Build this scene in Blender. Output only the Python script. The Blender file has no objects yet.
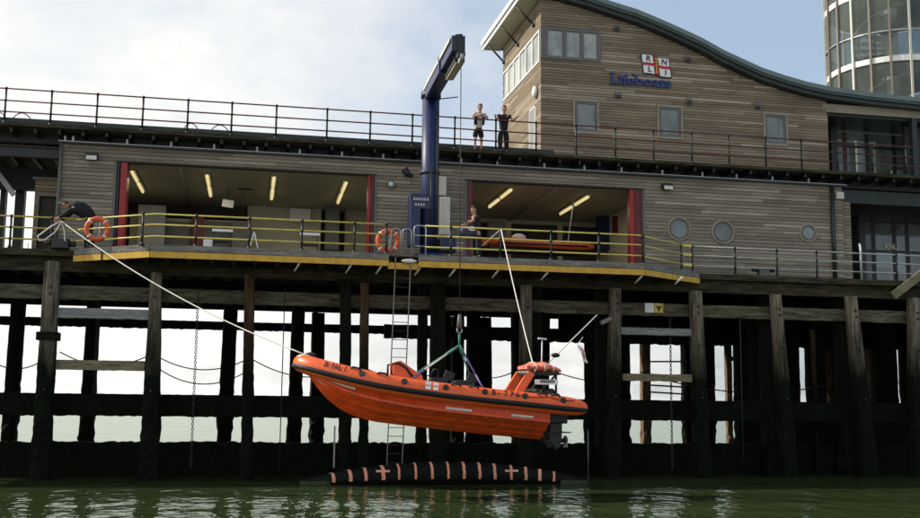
import bpy, bmesh, math, random
from mathutils import Matrix, Vector
random.seed(7)
R = math.radians
C = bpy.context.scene.collection
scene = bpy.context.scene
WZ = 0.12          # water level

# ------------------------------------------------------------------ camera
F, CD, CH = 1080.0, 37.3, 2.65
CM = Matrix.Rotation(R(-11.7), 4, 'Z') @ Matrix.Rotation(R(97.7), 4, 'X') @ Matrix.Rotation(R(0.6), 4, 'Z')
cam_d = bpy.data.cameras.new('camera')
cam = bpy.data.objects.new('camera', cam_d)
C.objects.link(cam)
cam.matrix_world = Matrix.Translation((0, -CD, CH)) @ CM
cam_d.lens = 36.0 * F / 920.0
cam_d.sensor_width = 36
cam_d.clip_end = 20000
scene.camera = cam

def at(u, v, Y):
    """measured photo point -> world point on the plane y = Y"""
    d = CM.to_3x3() @ Vector(((u - 460) / F, -(v - 259) / F, -1))
    t = (Y + CD) / d.y
    return Vector((d.x * t, Y, CH + d.z * t))
def ax(u, Y, v=300):
    return at(u, v, Y).x

# ------------------------------------------------------------------ materials
def newmat(name):
    m = bpy.data.materials.new(name)
    m.use_nodes = True
    nt = m.node_tree
    return m, nt, nt.nodes['Principled BSDF']
def nd(nt, t, **kw):
    n = nt.nodes.new(t)
    for k, v in kw.items():
        if k == 'inp':
            for i, x in v.items(): n.inputs[i].default_value = x
        else: setattr(n, k, v)
    return n
def math_n(nt, op, a, b=None):
    n = nt.nodes.new('ShaderNodeMath'); n.operation = op
    for i, x in enumerate((a, b)):
        if x is None: continue
        if isinstance(x, (int, float)): n.inputs[i].default_value = x
        else: nt.links.new(x, n.inputs[i])
    return n.outputs[0]
def ramp(nt, fac, stops):
    n = nt.nodes.new('ShaderNodeValToRGB')
    e = n.color_ramp.elements
    e[0].position, e[0].color = stops[0][0], (*stops[0][1], 1)
    e[1].position, e[1].color = stops[-1][0], (*stops[-1][1], 1)
    for p, c in stops[1:-1]:
        x = e.new(p); x.color = (*c, 1)
    nt.links.new(fac, n.inputs[0])
    return n.outputs[0]
def mixc(nt, fac, a, b, bt='MIX'):
    n = nt.nodes.new('ShaderNodeMix'); n.data_type = 'RGBA'; n.blend_type = bt
    for i, x in ((0, fac), (6, a), (7, b)):
        if isinstance(x, (int, float)): n.inputs[i].default_value = x
        elif isinstance(x, tuple): n.inputs[i].default_value = (*x, 1)
        else: nt.links.new(x, n.inputs[i])
    return n.outputs[2]
def noise(nt, scale=(1, 1, 1), s=1.0, detail=4, rough=.6, vec=None):
    g = vec or nd(nt, 'ShaderNodeNewGeometry').outputs['Position']
    mp = nd(nt, 'ShaderNodeMapping'); mp.inputs['Scale'].default_value = scale
    nt.links.new(g, mp.inputs[0])
    n = nd(nt, 'ShaderNodeTexNoise'); n.inputs['Scale'].default_value = s
    n.inputs['Detail'].default_value = detail; n.inputs['Roughness'].default_value = rough
    nt.links.new(mp.outputs[0], n.inputs['Vector'])
    return n.outputs['Fac']
def bump(nt, b, h, strength=.4, dist=.02):
    n = nd(nt, 'ShaderNodeBump'); n.inputs['Strength'].default_value = strength
    n.inputs['Distance'].default_value = dist
    nt.links.new(h, n.inputs['Height']); nt.links.new(n.outputs[0], b.inputs['Normal'])

def paint(name, col, rough=.5, metal=0, dirt=.25, s=3.0, dirtcol=None, spec=.5):
    m, nt, b = newmat(name)
    d = dirtcol or tuple(c * .45 for c in col)
    f = noise(nt, (1, 1, .5), s, 6, .7)
    r = ramp(nt, f, [(.42, (0, 0, 0)), (.75, (1, 1, 1))])
    f2 = math_n(nt, 'MULTIPLY', r, dirt * 2)
    c = mixc(nt, f2, col, d)
    nt.links.new(c, b.inputs['Base Color'])
    b.inputs['Roughness'].default_value = rough; b.inputs['Metallic'].default_value = metal
    b.inputs['Specular IOR Level'].default_value = spec
    bump(nt, b, noise(nt, (1, 1, 1), s * 8, 3), .12, .01)
    return m

def cladding(name, stops, bh=.14, rough=.85, stain=.5):
    m, nt, b = newmat(name)
    pos = nd(nt, 'ShaderNodeNewGeometry').outputs['Position']
    sp = nd(nt, 'ShaderNodeSeparateXYZ'); nt.links.new(pos, sp.inputs[0])
    u = math_n(nt, 'ADD', sp.outputs[0], sp.outputs[1])
    zr = math_n(nt, 'DIVIDE', sp.outputs[2], bh)
    row = math_n(nt, 'FLOOR', zr); fr = math_n(nt, 'FRACT', zr)
    w1 = nd(nt, 'ShaderNodeTexWhiteNoise', noise_dimensions='1D'); nt.links.new(row, w1.inputs['W'])
    seg = math_n(nt, 'FLOOR', math_n(nt, 'ADD', math_n(nt, 'DIVIDE', u, 2.9), math_n(nt, 'MULTIPLY', w1.outputs[0], 7.3)))
    cv = nd(nt, 'ShaderNodeCombineXYZ'); nt.links.new(row, cv.inputs[0]); nt.links.new(seg, cv.inputs[1])
    w2 = nd(nt, 'ShaderNodeTexWhiteNoise', noise_dimensions='2D'); nt.links.new(cv.outputs[0], w2.inputs['Vector'])
    base = ramp(nt, w2.outputs[0], stops)
    grain = noise(nt, (.6, .6, 14), 2.5, 5, .7)
    c = mixc(nt, .55, base, ramp(nt, grain, [(.3, (.25, .24, .22)), (.7, (.85, .84, .82))]), 'MULTIPLY')
    c = mixc(nt, .35, c, (1, 1, 1), 'MIX') if False else c
    st = noise(nt, (.35, .35, .9), 1.0, 5, .65)
    c = mixc(nt, math_n(nt, 'MULTIPLY', ramp(nt, st, [(.45, (0, 0, 0)), (.75, (1, 1, 1))]), stain), c, (.09, .08, .06))
    gap = ramp(nt, fr, [(.0, (0, 0, 0)), (.13, (.0, .0, .0)), (.16, (1, 1, 1)), (1, (1, 1, 1))])
    c = mixc(nt, gap, mixc(nt, .75, c, (.02, .018, .015)), c)
    nt.links.new(c, b.inputs['Base Color']); b.inputs['Roughness'].default_value = rough
    b.inputs['Specular IOR Level'].default_value = .2
    bump(nt, b, gap, .8, .02)
    return m

def timber(name, dark, light, stretch=(4, 4, .5), rough=.9, weed=False, s=2.0):
    m, nt, b = newmat(name)
    g = noise(nt, stretch, s, 8, .75)
    c = ramp(nt, g, [(.36, dark), (.66, light)])
    fine = noise(nt, tuple(x * 6 for x in stretch), s, 3)
    c = mixc(nt, .6, c, ramp(nt, fine, [(.35, (.35, .35, .35)), (.65, (1, 1, 1))]), 'MULTIPLY')
    h = g
    if weed:
        pos = nd(nt, 'ShaderNodeNewGeometry').outputs['Position']
        sp = nd(nt, 'ShaderNodeSeparateXYZ'); nt.links.new(pos, sp.inputs[0])
        z = math_n(nt, 'ADD', sp.outputs[2], math_n(nt, 'MULTIPLY', noise(nt, (1, 1, .4), 1.5, 6), 3.0))
        f = ramp(nt, math_n(nt, 'DIVIDE', z, 10), [(.52, (1, 1, 1)), (.80, (0, 0, 0))])
        wn = noise(nt, (1, 1, 1), 9, 5, .7)
        wc = ramp(nt, wn, [(.35, (.001, .0015, .0005)), (.62, (.004, .007, .002)), (.8, (.014, .019, .006))])
        c = mixc(nt, f, c, wc)
        h = math_n(nt, 'ADD', g, math_n(nt, 'MULTIPLY', wn, .8))
    nt.links.new(c, b.inputs['Base Color']); b.inputs['Roughness'].default_value = rough
    b.inputs['Specular IOR Level'].default_value = .15
    bump(nt, b, h, .8, .04)
    return m

M = {}
M['clad'] = cladding('grey_timber_cladding', [(0, (.29, .25, .195)), (.35, (.40, .35, .28)), (.7, (.26, .225, .18)), (1, (.50, .445, .36))], .14, stain=.55)
M['clad_up'] = cladding('brown_timber_cladding', [(0, (.25, .19, .13)), (.3, (.37, .295, .21)), (.6, (.26, .205, .15)), (.85, (.42, .345, .26)), (1, (.55, .47, .37))], .125, stain=.5)
M['pile'] = timber('weathered_highlight_pile_timber', (.035, .03, .02), (.40, .35, .26), (5, 5, .35), weed=True)  # weathered timber, its pale streaks lightened to imitate sun on the piles
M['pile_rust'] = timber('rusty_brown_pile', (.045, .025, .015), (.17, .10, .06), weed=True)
M['pile_dark'] = timber('dark_pile_timber', (.004, .004, .003), (.02, .017, .012), weed=True)  # near-black colour also carries the shade under the deck
M['pile_tan'] = timber('lit_tan_timber', (.08, .05, .03), (.36, .25, .16))  # light on the rear piles is put into this tan
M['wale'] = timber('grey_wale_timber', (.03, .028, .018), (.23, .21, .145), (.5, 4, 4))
M['wale_dark'] = timber('dark_wale_timber', (.003, .004, .003), (.014, .016, .01), (.5, 4, 4))  # under-deck beams, their shade put into the colour
M['weed'] = timber('weed_covered_timber', (.0008, .001, .0006), (.004, .006, .002), (2, 2, 2), weed=True)
M['fascia'] = timber('mossy_deck_timber', (.018, .016, .009), (.10, .092, .055), (.6, 4, 4))
M['kerb'] = timber('pale_kerb_timber', (.14, .135, .12), (.34, .33, .30), (.5, 4, 4))
M['plank'] = timber('deck_planks', (.08, .075, .06), (.2, .185, .155), (.5, 5, 5))
M['board'] = timber('bare_board', (.13, .12, .07), (.36, .32, .2), (.5, 5, 5))
M['boardgrey'] = timber('pale_grey_board', (.20, .21, .20), (.42, .44, .43), (.4, 5, 5))
M['yellow'] = paint('yellow_paint', (.62, .36, .03), .5, dirt=.35, dirtcol=(.25, .14, .02))
M['yrail'] = paint('pale_yellow_paint', (.68, .56, .13), .45, dirt=.3)
M['wrail'] = paint('galvanised_rail', (.45, .46, .42), .4, .3, dirt=.3)
M['galv'] = paint('galvanised_steel', (.36, .38, .38), .4, .5, dirt=.3)
M['black'] = paint('black_steel', (.012, .013, .014), .5, dirt=.2)
M['dgreen'] = paint('dark_green_steel', (.02, .028, .028), .5, dirt=.3)
M['redrail'] = paint('dark_red_paint', (.10, .017, .012), .5, dirt=.4)
M['red'] = paint('red_paint', (.33, .009, .007), .45, dirt=.25)
M['redd'] = paint('deep_red_paint', (.12, .005, .006), .5, dirt=.25)
M['blue'] = paint('navy_blue_paint', (.010, .022, .085), .45, dirt=.25, s=2)
M['blue2'] = paint('sign_blue', (.01, .035, .17), .4, dirt=.1)
M['white'] = paint('white_paint', (.78, .78, .76), .5, dirt=.12)
M['offwhite'] = paint('cream_enamel', (.60, .58, .50), .5, dirt=.2)
M['roof'] = paint('grey_green_metal_roof', (.15, .19, .18), .4, .3, dirt=.2)
M['roofd'] = paint('dark_roof_trim', (.03, .042, .042), .4, .2, dirt=.2)
M['soffit'] = paint('pale_soffit', (.50, .47, .36), .7, dirt=.1)
M['frame'] = paint('grey_window_frame', (.12, .12, .11), .5, dirt=.2)
M['sur'] = paint('pale_timber_surround', (.30, .26, .195), .7, dirt=.3)
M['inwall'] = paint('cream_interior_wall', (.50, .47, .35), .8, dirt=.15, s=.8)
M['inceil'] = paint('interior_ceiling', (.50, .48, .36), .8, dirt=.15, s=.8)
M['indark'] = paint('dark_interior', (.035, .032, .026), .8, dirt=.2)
M['infloor'] = paint('interior_floor', (.07, .07, .065), .6, dirt=.3)
M['orange'] = paint('orange_tube_fabric', (.84, .125, .022), .42, dirt=.28, s=5, dirtcol=(.52, .07, .015))
M['hull'] = paint('orange_red_hull', (.78, .075, .010), .22, dirt=.45, s=3.2, dirtcol=(.36, .032, .006))
M['buoy'] = paint('lifebuoy_orange', (.70, .11, .03), .55, dirt=.25)
M['rubber'] = paint('black_rubber', (.010, .010, .011), .55, dirt=.1)
M['strip'] = paint('reflective_strip', (.70, .68, .62), .4, dirt=.2)
M['rope'] = paint('white_rope', (.75, .72, .65), .8, dirt=.2, s=9)
M['roped'] = paint('dark_cable', (.02, .02, .02), .7, dirt=.2)
M['slingg'] = paint('green_sling', (.05, .22, .17), .7, dirt=.2)
M['slingv'] = paint('purple_sling', (.20, .13, .36), .7, dirt=.2)
M['skin'] = paint('skin', (.46, .25, .17), .55, dirt=.08)
M['hair'] = paint('dark_hair', (.03, .018, .01), .6, dirt=.1)
M['navycloth'] = paint('black_cloth', (.010, .011, .016), .9, dirt=.1)
M['whitecloth'] = paint('white_cloth', (.55, .52, .50), .9, dirt=.1)
M['fend'] = paint('wet_black_fender', (.006, .007, .005), .6, dirt=.3, spec=.12)
M['fendstripe'] = paint('faded_pink_band', (.80, .36, .22), .6, dirt=.35, dirtcol=(.45, .12, .05))
M['algae'] = paint('algae_mud', (.03, .04, .012), .8, dirt=.4, s=8)
M['bagmat'] = paint('mottled_orange_bag', (.70, .07, .02), .5, dirt=.5, s=7, dirtcol=(.75, .60, .50))
M['yellowsign'] = paint('yellow_sign', (.70, .48, .08), .5, dirt=.4)
M['flagred'] = paint('flag_red', (.55, .02, .03), .7, dirt=.1)
M['gold'] = paint('gold_emblem', (.55, .30, .05), .6, dirt=.2)
M['mull'] = paint('tan_mullion', (.22, .19, .15), .5, dirt=.2)
M['greybox'] = paint('grey_plastic', (.30, .30, .29), .6, dirt=.2)

def glass(name, tint=(.05, .07, .075), rough=.04, trans=0.0, spec=.9):
    m, nt, b = newmat(name)
    b.inputs['Base Color'].default_value = (*tint, 1)
    b.inputs['Roughness'].default_value = rough
    b.inputs['Specular IOR Level'].default_value = spec
    b.inputs['IOR'].default_value = 1.6
    f = noise(nt, (1, 1, 1), .7, 3)
    bump(nt, b, f, .06, .1)
    c = ramp(nt, noise(nt, (1, 1, .6), .9, 3), [(.35, tuple(x * .6 for x in tint)), (.7, tuple(min(1, x * 1.5) for x in tint))])
    nt.links.new(c, b.inputs['Base Color'])
    if trans:
        tr = nd(nt, 'ShaderNodeBsdfTransparent'); tr.inputs[0].default_value = (.75, .84, .84, 1)
        mx = nd(nt, 'ShaderNodeMixShader'); mx.inputs[0].default_value = trans
        out = nt.nodes['Material Output']
        nt.links.new(b.outputs[0], mx.inputs[1]); nt.links.new(tr.outputs[0], mx.inputs[2])
        nt.links.new(mx.outputs[0], out.inputs[0])
    return m
M['glass'] = glass('window_glass', (.17, .18, .16), .08, spec=.6)
M['bluepane'] = glass('round_window_glass', (.13, .155, .155), .2, spec=.5)
M['entryglass'] = glass('entrance_glass', (.17, .19, .185), .06, .3)
M['paleglass'] = glass('pale_window_glass', (.36, .38, .35), .08, spec=.8)
M['clearglass'] = glass('clear_panel_glass', (.20, .22, .21), .05, .6)
M['towerglass'] = glass('tower_glass', (.09, .115, .105), .04, .48, .7)

def emis(name, col, st):
    m, nt, b = newmat(name)
    b.inputs['Base Color'].default_value = (*col, 1)
    b.inputs['Emission Color'].default_value = (*col, 1)
    b.inputs['Emission Strength'].default_value = st
    return m
M['tubelight'] = emis('fluorescent_tube', (1.0, .84, .42), .72)

def make_water():
    m, nt, b = newmat('sea_water')
    g = nd(nt, 'ShaderNodeNewGeometry').outputs['Position']
    n1 = noise(nt, (1.3, .75, 1), 1.0, 2, .5, g)
    n2 = noise(nt, (3.4, 1.9, 1), 1.0, 2, .5, g)
    n3 = noise(nt, (.10, .25, 1), 1.0, 3, .5, g)
    h = math_n(nt, 'ADD', math_n(nt, 'MULTIPLY', n1, .7), math_n(nt, 'MULTIPLY', n2, .30))
    h = math_n(nt, 'ADD', h, math_n(nt, 'MULTIPLY', n3, 2.0))
    c = ramp(nt, n3, [(.3, (.028, .046, .014)), (.7, (.042, .060, .021))])
    nt.links.new(c, b.inputs['Base Color'])
    b.inputs['Roughness'].default_value = .05
    b.inputs['IOR'].default_value = 1.33
    bump(nt, b, h, 1.0, .078)
    b.inputs['Specular IOR Level'].default_value = 0; b.inputs['Roughness'].default_value = .6
    gl = nd(nt, 'ShaderNodeBsdfGlossy'); gl.inputs['Roughness'].default_value = .09; gl.inputs['Color'].default_value = (.82, .88, .80, 1)
    fr = nd(nt, 'ShaderNodeFresnel'); fr.inputs[0].default_value = 1.33
    bn = [x for x in nt.nodes if x.bl_idname == 'ShaderNodeBump'][0]
    nt.links.new(bn.outputs[0], gl.inputs['Normal']); nt.links.new(bn.outputs[0], fr.inputs['Normal'])
    mx = nd(nt, 'ShaderNodeMixShader'); nt.links.new(math_n(nt, 'MULTIPLY', fr.outputs[0], .9), mx.inputs[0])
    nt.links.new(b.outputs[0], mx.inputs[1]); nt.links.new(gl.outputs[0], mx.inputs[2])
    nt.links.new(mx.outputs[0], nt.nodes['Material Output'].inputs[0])
    return m
M['water'] = make_water()

# ------------------------------------------------------------------ mesh builder
def wloc(o):
    v = Vector((0, 0, 0))
    while o is not None: v += o.location; o = o.parent
    return v
class MB:
    def __init__(s): s.v = []; s.f = []; s.m = []; s.mi = 0; s.sm = []
    def quad(s, pts, flip=False):
        n = len(s.v); s.v += [Vector(p) for p in pts]
        idx = list(range(n, n + len(pts)))
        s.f.append(idx[::-1] if flip else idx); s.m.append(s.mi); s.sm.append(False)
    def box(s, x0, x1, y0, y1, z0, z1):
        if x0 > x1: x0, x1 = x1, x0
        if y0 > y1: y0, y1 = y1, y0
        if z0 > z1: z0, z1 = z1, z0
        n = len(s.v)
        s.v += [Vector(p) for p in ((x0,y0,z0),(x1,y0,z0),(x1,y1,z0),(x0,y1,z0),(x0,y0,z1),(x1,y0,z1),(x1,y1,z1),(x0,y1,z1))]
        for q in ((0,3,2,1),(4,5,6,7),(0,1,5,4),(1,2,6,5),(2,3,7,6),(3,0,4,7)):
            s.f.append([n + i for i in q]); s.m.append(s.mi); s.sm.append(False)
        return s
    def bar(s, p, q, w, h=None, up=(0, 0, 1)):
        h = h or w; p = Vector(p); q = Vector(q); d = (q - p).normalized(); up = Vector(up)
        if abs(d.dot(up)) > .98: up = Vector((0, 1, 0))
        a = d.cross(up).normalized(); b = a.cross(d)
        n = len(s.v)
        for c in (p, q):
            for i, j in ((-1, -1), (1, -1), (1, 1), (-1, 1)):
                s.v.append(c + a * i * w / 2 + b * j * h / 2)
        for qd in ((3,2,1,0),(4,5,6,7),(0,1,5,4),(1,2,6,5),(2,3,7,6),(3,0,4,7)):
            s.f.append([n + i for i in qd]); s.m.append(s.mi); s.sm.append(False)
        return s
    def tube(s, pts, r, n=8, caps=True, closed=False):
        pts = [Vector(p) for p in pts]; k = len(pts)
        rs = r if isinstance(r, (list, tuple)) else [r] * k
        base = len(s.v); pa = None
        for i, p in enumerate(pts):
            if closed: d = (pts[(i + 1) % k] - pts[i - 1]).normalized()
            else: d = (pts[min(i + 1, k - 1)] - pts[max(i - 1, 0)]).normalized()
            if pa is None:
                a = d.cross(Vector((0, 0, 1)))
                if a.length < .05: a = d.cross(Vector((1, 0, 0)))
            else: a = pa - d * pa.dot(d)
            a.normalize(); b = d.cross(a); pa = a
            for j in range(n):
                t = 2 * math.pi * j / n
                s.v.append(p + (a * math.cos(t) + b * math.sin(t)) * rs[i])
        for i in range(k if closed else k - 1):
            for j in range(n):
                i2 = (i + 1) % k
                s.f.append([base + i*n + j, base + i*n + (j+1) % n, base + i2*n + (j+1) % n, base + i2*n + j]); s.m.append(s.mi); s.sm.append(True)
        if caps and not closed:
            s.f.append([base + j for j in range(n)][::-1]); s.m.append(s.mi); s.sm.append(False)
            s.f.append([base + (k-1)*n + j for j in range(n)]); s.m.append(s.mi); s.sm.append(False)
        return s
    def grid(s, rows, smooth=True, closed=False):
        base = len(s.v); n = len(rows[0])
        for r_ in rows: s.v += [Vector(p) for p in r_]
        for i in range(len(rows) - 1):
            for j in range(n if closed else n - 1):
                j2 = (j + 1) % n
                s.f.append([base + i*n + j, base + i*n + j2, base + (i+1)*n + j2, base + (i+1)*n + j]); s.m.append(s.mi); s.sm.append(smooth)
        return s
    def prism(s, poly, axis, a, b):
        """poly: list of 2D points; extruded along axis 'x','y','z' from a to b"""
        def P(p, t): return {'x': (t, p[0], p[1]), 'y': (p[0], t, p[1]), 'z': (p[0], p[1], t)}[axis]
        n = len(poly); base = len(s.v)
        s.v += [Vector(P(p, a)) for p in poly] + [Vector(P(p, b)) for p in poly]
        s.f.append([base + i for i in range(n)]); s.f.append([base + n + i for i in range(n)][::-1]); s.m += [s.mi] * 2; s.sm += [False] * 2
        for i in range(n):
            j = (i + 1) % n
            s.f.append([base + i, base + j, base + n + j, base + n + i]); s.m.append(s.mi); s.sm.append(False)
        return s
    def sphere(s, c, r, sc=(1, 1, 1), n=10):
        rows = []
        for i in range(n + 1):
            t = math.pi * i / n
            rows.append([(c[0] + r*sc[0]*math.sin(t)*math.cos(2*math.pi*j/n), c[1] + r*sc[1]*math.sin(t)*math.sin(2*math.pi*j/n), c[2] + r*sc[2]*math.cos(t)) for j in range(n)])
        return s.grid(rows, True, True)
    def build(s, name, mats, parent=None, label=None, origin=None, bevel=0, fix=True):
        me = bpy.data.meshes.new(name)
        if parent is not None: o0 = wloc(parent)
        elif origin is not None: o0 = Vector(origin)
        else:
            xs = [p.x for p in s.v]; ys = [p.y for p in s.v]; zs = [p.z for p in s.v]
            o0 = Vector(((min(xs) + max(xs)) / 2, (min(ys) + max(ys)) / 2, min(zs)))
        me.from_pydata([tuple(p - o0) for p in s.v], [], s.f)
        if not isinstance(mats, (list, tuple)): mats = [mats]
        for mt in mats: me.materials.append(M[mt])
        for p, mi, smo in zip(me.polygons, s.m, s.sm): p.material_index = mi; p.use_smooth = smo
        if fix:
            bm = bmesh.new(); bm.from_mesh(me)
            bmesh.ops.recalc_face_normals(bm, faces=bm.faces); bm.to_mesh(me); bm.free()
        ob = bpy.data.objects.new(name, me); C.objects.link(ob)
        if parent is not None: ob.parent = parent
        else: ob.location = o0
        if label: ob['label'] = label
        if bevel:
            md = ob.modifiers.new('bevel', 'BEVEL'); md.width = bevel; md.segments = 2; md.limit_method = 'ANGLE'
        return ob
def tag(o, label, cat, group=None, kind=None):
    if label: o['label'] = label
    if cat: o['category'] = cat
    if group: o['group'] = group
    if kind: o['kind'] = kind
    return o
def thing(name, label, cat, loc, group=None):
    o = bpy.data.objects.new(name, None); o.empty_display_size = .2; C.objects.link(o); o.location = loc
    return tag(o, label, cat, group)
def struct(name, mb, mat):
    o = mb.build(name, mat); o['kind'] = 'structure'; return o
def B(*a): return MB().box(*a)
def text_mesh(name, s, size, mat, parent, loc, rx=90, rz=0, ry=0, extrude=.01, offset=0.0, shear=0, squash=1, align='LEFT'):
    cu = bpy.data.curves.new(name, 'FONT'); cu.body = s; cu.size = size; cu.extrude = extrude; cu.offset = offset; cu.shear = shear; cu.align_x = align
    cu.resolution_u = 3
    t = bpy.data.objects.new('tmp', cu); C.objects.link(t)
    bpy.context.view_layer.update()
    me = bpy.data.meshes.new_from_object(t.evaluated_get(bpy.context.evaluated_depsgraph_get()))
    bpy.data.objects.remove(t)
    mt = Matrix.Rotation(R(rz), 4, 'Z') @ Matrix.Rotation(R(ry), 4, 'Y') @ Matrix.Rotation(R(rx), 4, 'X') @ Matrix.Diagonal((squash, 1, 1, 1))
    me.transform(mt); me.materials.clear(); me.materials.append(M[mat])
    me.transform(Matrix.Translation(Vector(loc) - wloc(parent)))
    me.name = name
    o = bpy.data.objects.new(name, me); C.objects.link(o); o.parent = parent
    return o

# ------------------------------------------------------------------ sea
mb = MB(); mb.quad([(-3500, -60, WZ), (4500, -60, WZ), (4500, 7000, WZ), (-3500, 7000, WZ)])
struct('sea_water', mb, 'water')

# ------------------------------------------------------------------ decks (walkways)
DZ = 7.6
LX0, LX1 = -16.0, 46.0
deck = thing('pier_deck', None, None, (10, 0, DZ)); deck['kind'] = 'structure'
MB().box(LX0, LX1, .02, 16.2, DZ - .15, DZ).build('planking', 'plank', deck)
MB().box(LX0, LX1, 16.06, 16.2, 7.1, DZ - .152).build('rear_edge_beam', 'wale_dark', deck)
m_ = MB()
m_.box(LX0, LX1, -.1, .18, DZ - .22, DZ - .004)
m_.build('edge_timber', 'fascia', deck)
m_ = MB(); m_.box(LX0, LX1, .2, .5, 6.92, DZ - .16); m_.build('edge_beam', 'fascia', deck)
for y in (5.2, 10.4, 15.9):
    MB().box(LX0, LX1, y - .16, y + .16, 6.9 if y < 15 else 7.1, 7.28).build('cross_beam', 'wale_dark', deck)
x = LX0
m_ = MB()
while x < LX1:
    m_.box(x, x + .14, .52, 16, 7.2, 7.44); x += .75
m_.build('floor_joists', 'wale_dark', deck)

plat = thing('boat_launch_platform', None, None, (5, -1, DZ)); plat['kind'] = 'structure'
PX0, PX1, PX2, PX3 = -5.3, -2.75, 13.9, 16.75
poly = [(PX0, -.13), (PX1, -1.97), (PX2, -1.97), (PX3, -.13)]
MB().prism(poly, 'z', DZ - .06, DZ - .012).build('planking', 'plank', plat)
for (a, b) in zip(poly[:-1], poly[1:]):
    a3 = Vector((*a, 0)); b3 = Vector((*b, 0)); n = Vector((b3.y - a3.y, -(b3.x - a3.x), 0)).normalized()
    g = b is poly[2] 
    segs = [(a3, b3)]
    if a is poly[1]:   # front edge: gap where the ladder comes up
        xa, xb = ax(388, -2), ax(418, -2)
        segs = [(a3, Vector((xa, a3.y, 0))), (Vector((xb, a3.y, 0)), b3)]
        MB().box(xa, xb, -1.93, -1.80, 7.12, 7.33).build('ladder_step_beam', 'yellow', plat)
    for p, q in segs:
        MB().bar(p + n * .0 + Vector((0, 0, 7.30)), q + Vector((0, 0, 7.30)), .10, .20).build('yellow_edge_beam', 'yellow', plat)
        MB().bar(p - n * .04 + Vector((0, 0, 7.52)), q - n * .04 + Vector((0, 0, 7.52)), .16, .20).build('kerb', 'kerb', plat)
for u in (299, 350.7, 381, 420, 455, 498, 547.6, 642, 682):
    p = at(u, 275, -1.85)
    MB().tube([(p.x, -1.88, 7.2), (p.x - .12, -1.5, 6.98)], .035, 6).build('bracket_tip', 'white', plat)
m_ = MB()
for u in range(100, 690, 22):
    X = ax(u, -1)
    m_.box(X - .06, X + .06, -1.75 if 160 < u < 640 else -.9, .2, 7.18, 7.5)
m_.build('platform_joists', 'fascia', plat)

# upper promenade
UZ = 12.28
up = thing('upper_promenade_deck', None, None, (10, 2, UZ)); up['kind'] = 'structure'
MB().box(-20, 48, 1.9, 12.6, UZ - .10, UZ).build('planking', 'plank', up)
MB().box(-20, 48, 1.80, 1.897, UZ - .13, UZ - .01).build('edge_board', 'fascia', up)
MB().box(-20, 48, 2.9, 3.1, UZ - .46, UZ - .10).build('edge_girder', 'black', up)
m_ = MB(); x = -20
while x < 48:
    m_.box(x, x + .1, 2.0, 12.5, UZ - .30, UZ - .10); x += .8
m_.build('floor_joists', 'black', up)
m_ = MB()
m_.box(-20, 11.9, 2.3, 2.42, UZ + .12, UZ + .27)
for k in range(40): m_.box(-20 + k * .8, -19.95 + k * .8, 2.32, 2.40, UZ, UZ + .12)
m_.build('kick_pipe', 'dgreen', up)

# ------------------------------------------------------------------ piles
def pile(x0, z1, w0, x1=None, y=0.0, w1=None, mat='pile', label='', group=None, square=True, grow=.03, top_bolt=True, name='pier_pile', y1=None, z0=-.6):
    """x0 top centre, x1 bottom centre"""
    x1 = x0 if x1 is None else x1; w1 = w1 or w0; y1 = y if y1 is None else y1
    mb = MB(); n = 12; k = int((z1 - z0) / .22) + 2; rows = []
    ph = random.uniform(0, 9)
    for i in range(k):
        t = i / (k - 1); z = z0 + (z1 - z0) * t
        cx = x1 + (x0 - x1) * t; cy = y1 + (y - y1) * t; w = (w1 + (w0 - w1) * t) / 2
        g = grow * max(0, min(1, (4.2 - z) / 2.5)) + .006
        row = []
        for j in range(n):
            a = 2 * math.pi * (j + .5) / n
            c, s = math.cos(a), math.sin(a)
            if square:
                q = max(abs(c), abs(s)); rr = w / (q ** .8) 
                rr = min(rr, w * 1.22)
            else: rr = w
            rr += random.uniform(-g, g) + g * .5 * math.sin(z * 3 + ph + j)
            zz = z if 0 < i < k - 1 else z + (random.uniform(-.03, .03) if i else 0)
            row.append((cx + rr * c, cy + rr * s, zz))
        rows.append(row)
    mb.grid(rows, False, True)
    mb.quad(rows[-1])
    o = mb.build(name, mat)
    if name == 'pier_pile' and mat == 'pile':
        for zz in (6.35, 6.12, 4.9, 3.0):
            if zz > z1 - .1: continue
            t_ = (zz - z0) / (z1 - z0); cx = x1 + (x0 - x1) * t_; w = w1 + (w0 - w1) * t_
            MB().tube([(cx + random.uniform(-.05, .05), y - w * .5 - .10, zz), (cx, y - w * .45, zz)], .035, 8).build('bolt_head', 'black', o)
        if 'leftmost' in label:
            t_ = (4.72 - z0) / (z1 - z0); cx = x1 + (x0 - x1) * t_; w = w1 + (w0 - w1) * t_
            B(cx - w * .62, cx + w * .62, y - w * .62, y + w * .62, 4.6, 4.86).build('iron_strap', 'wale_dark', o)
    tag(o, label, 'pile', group)
    return o
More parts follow.
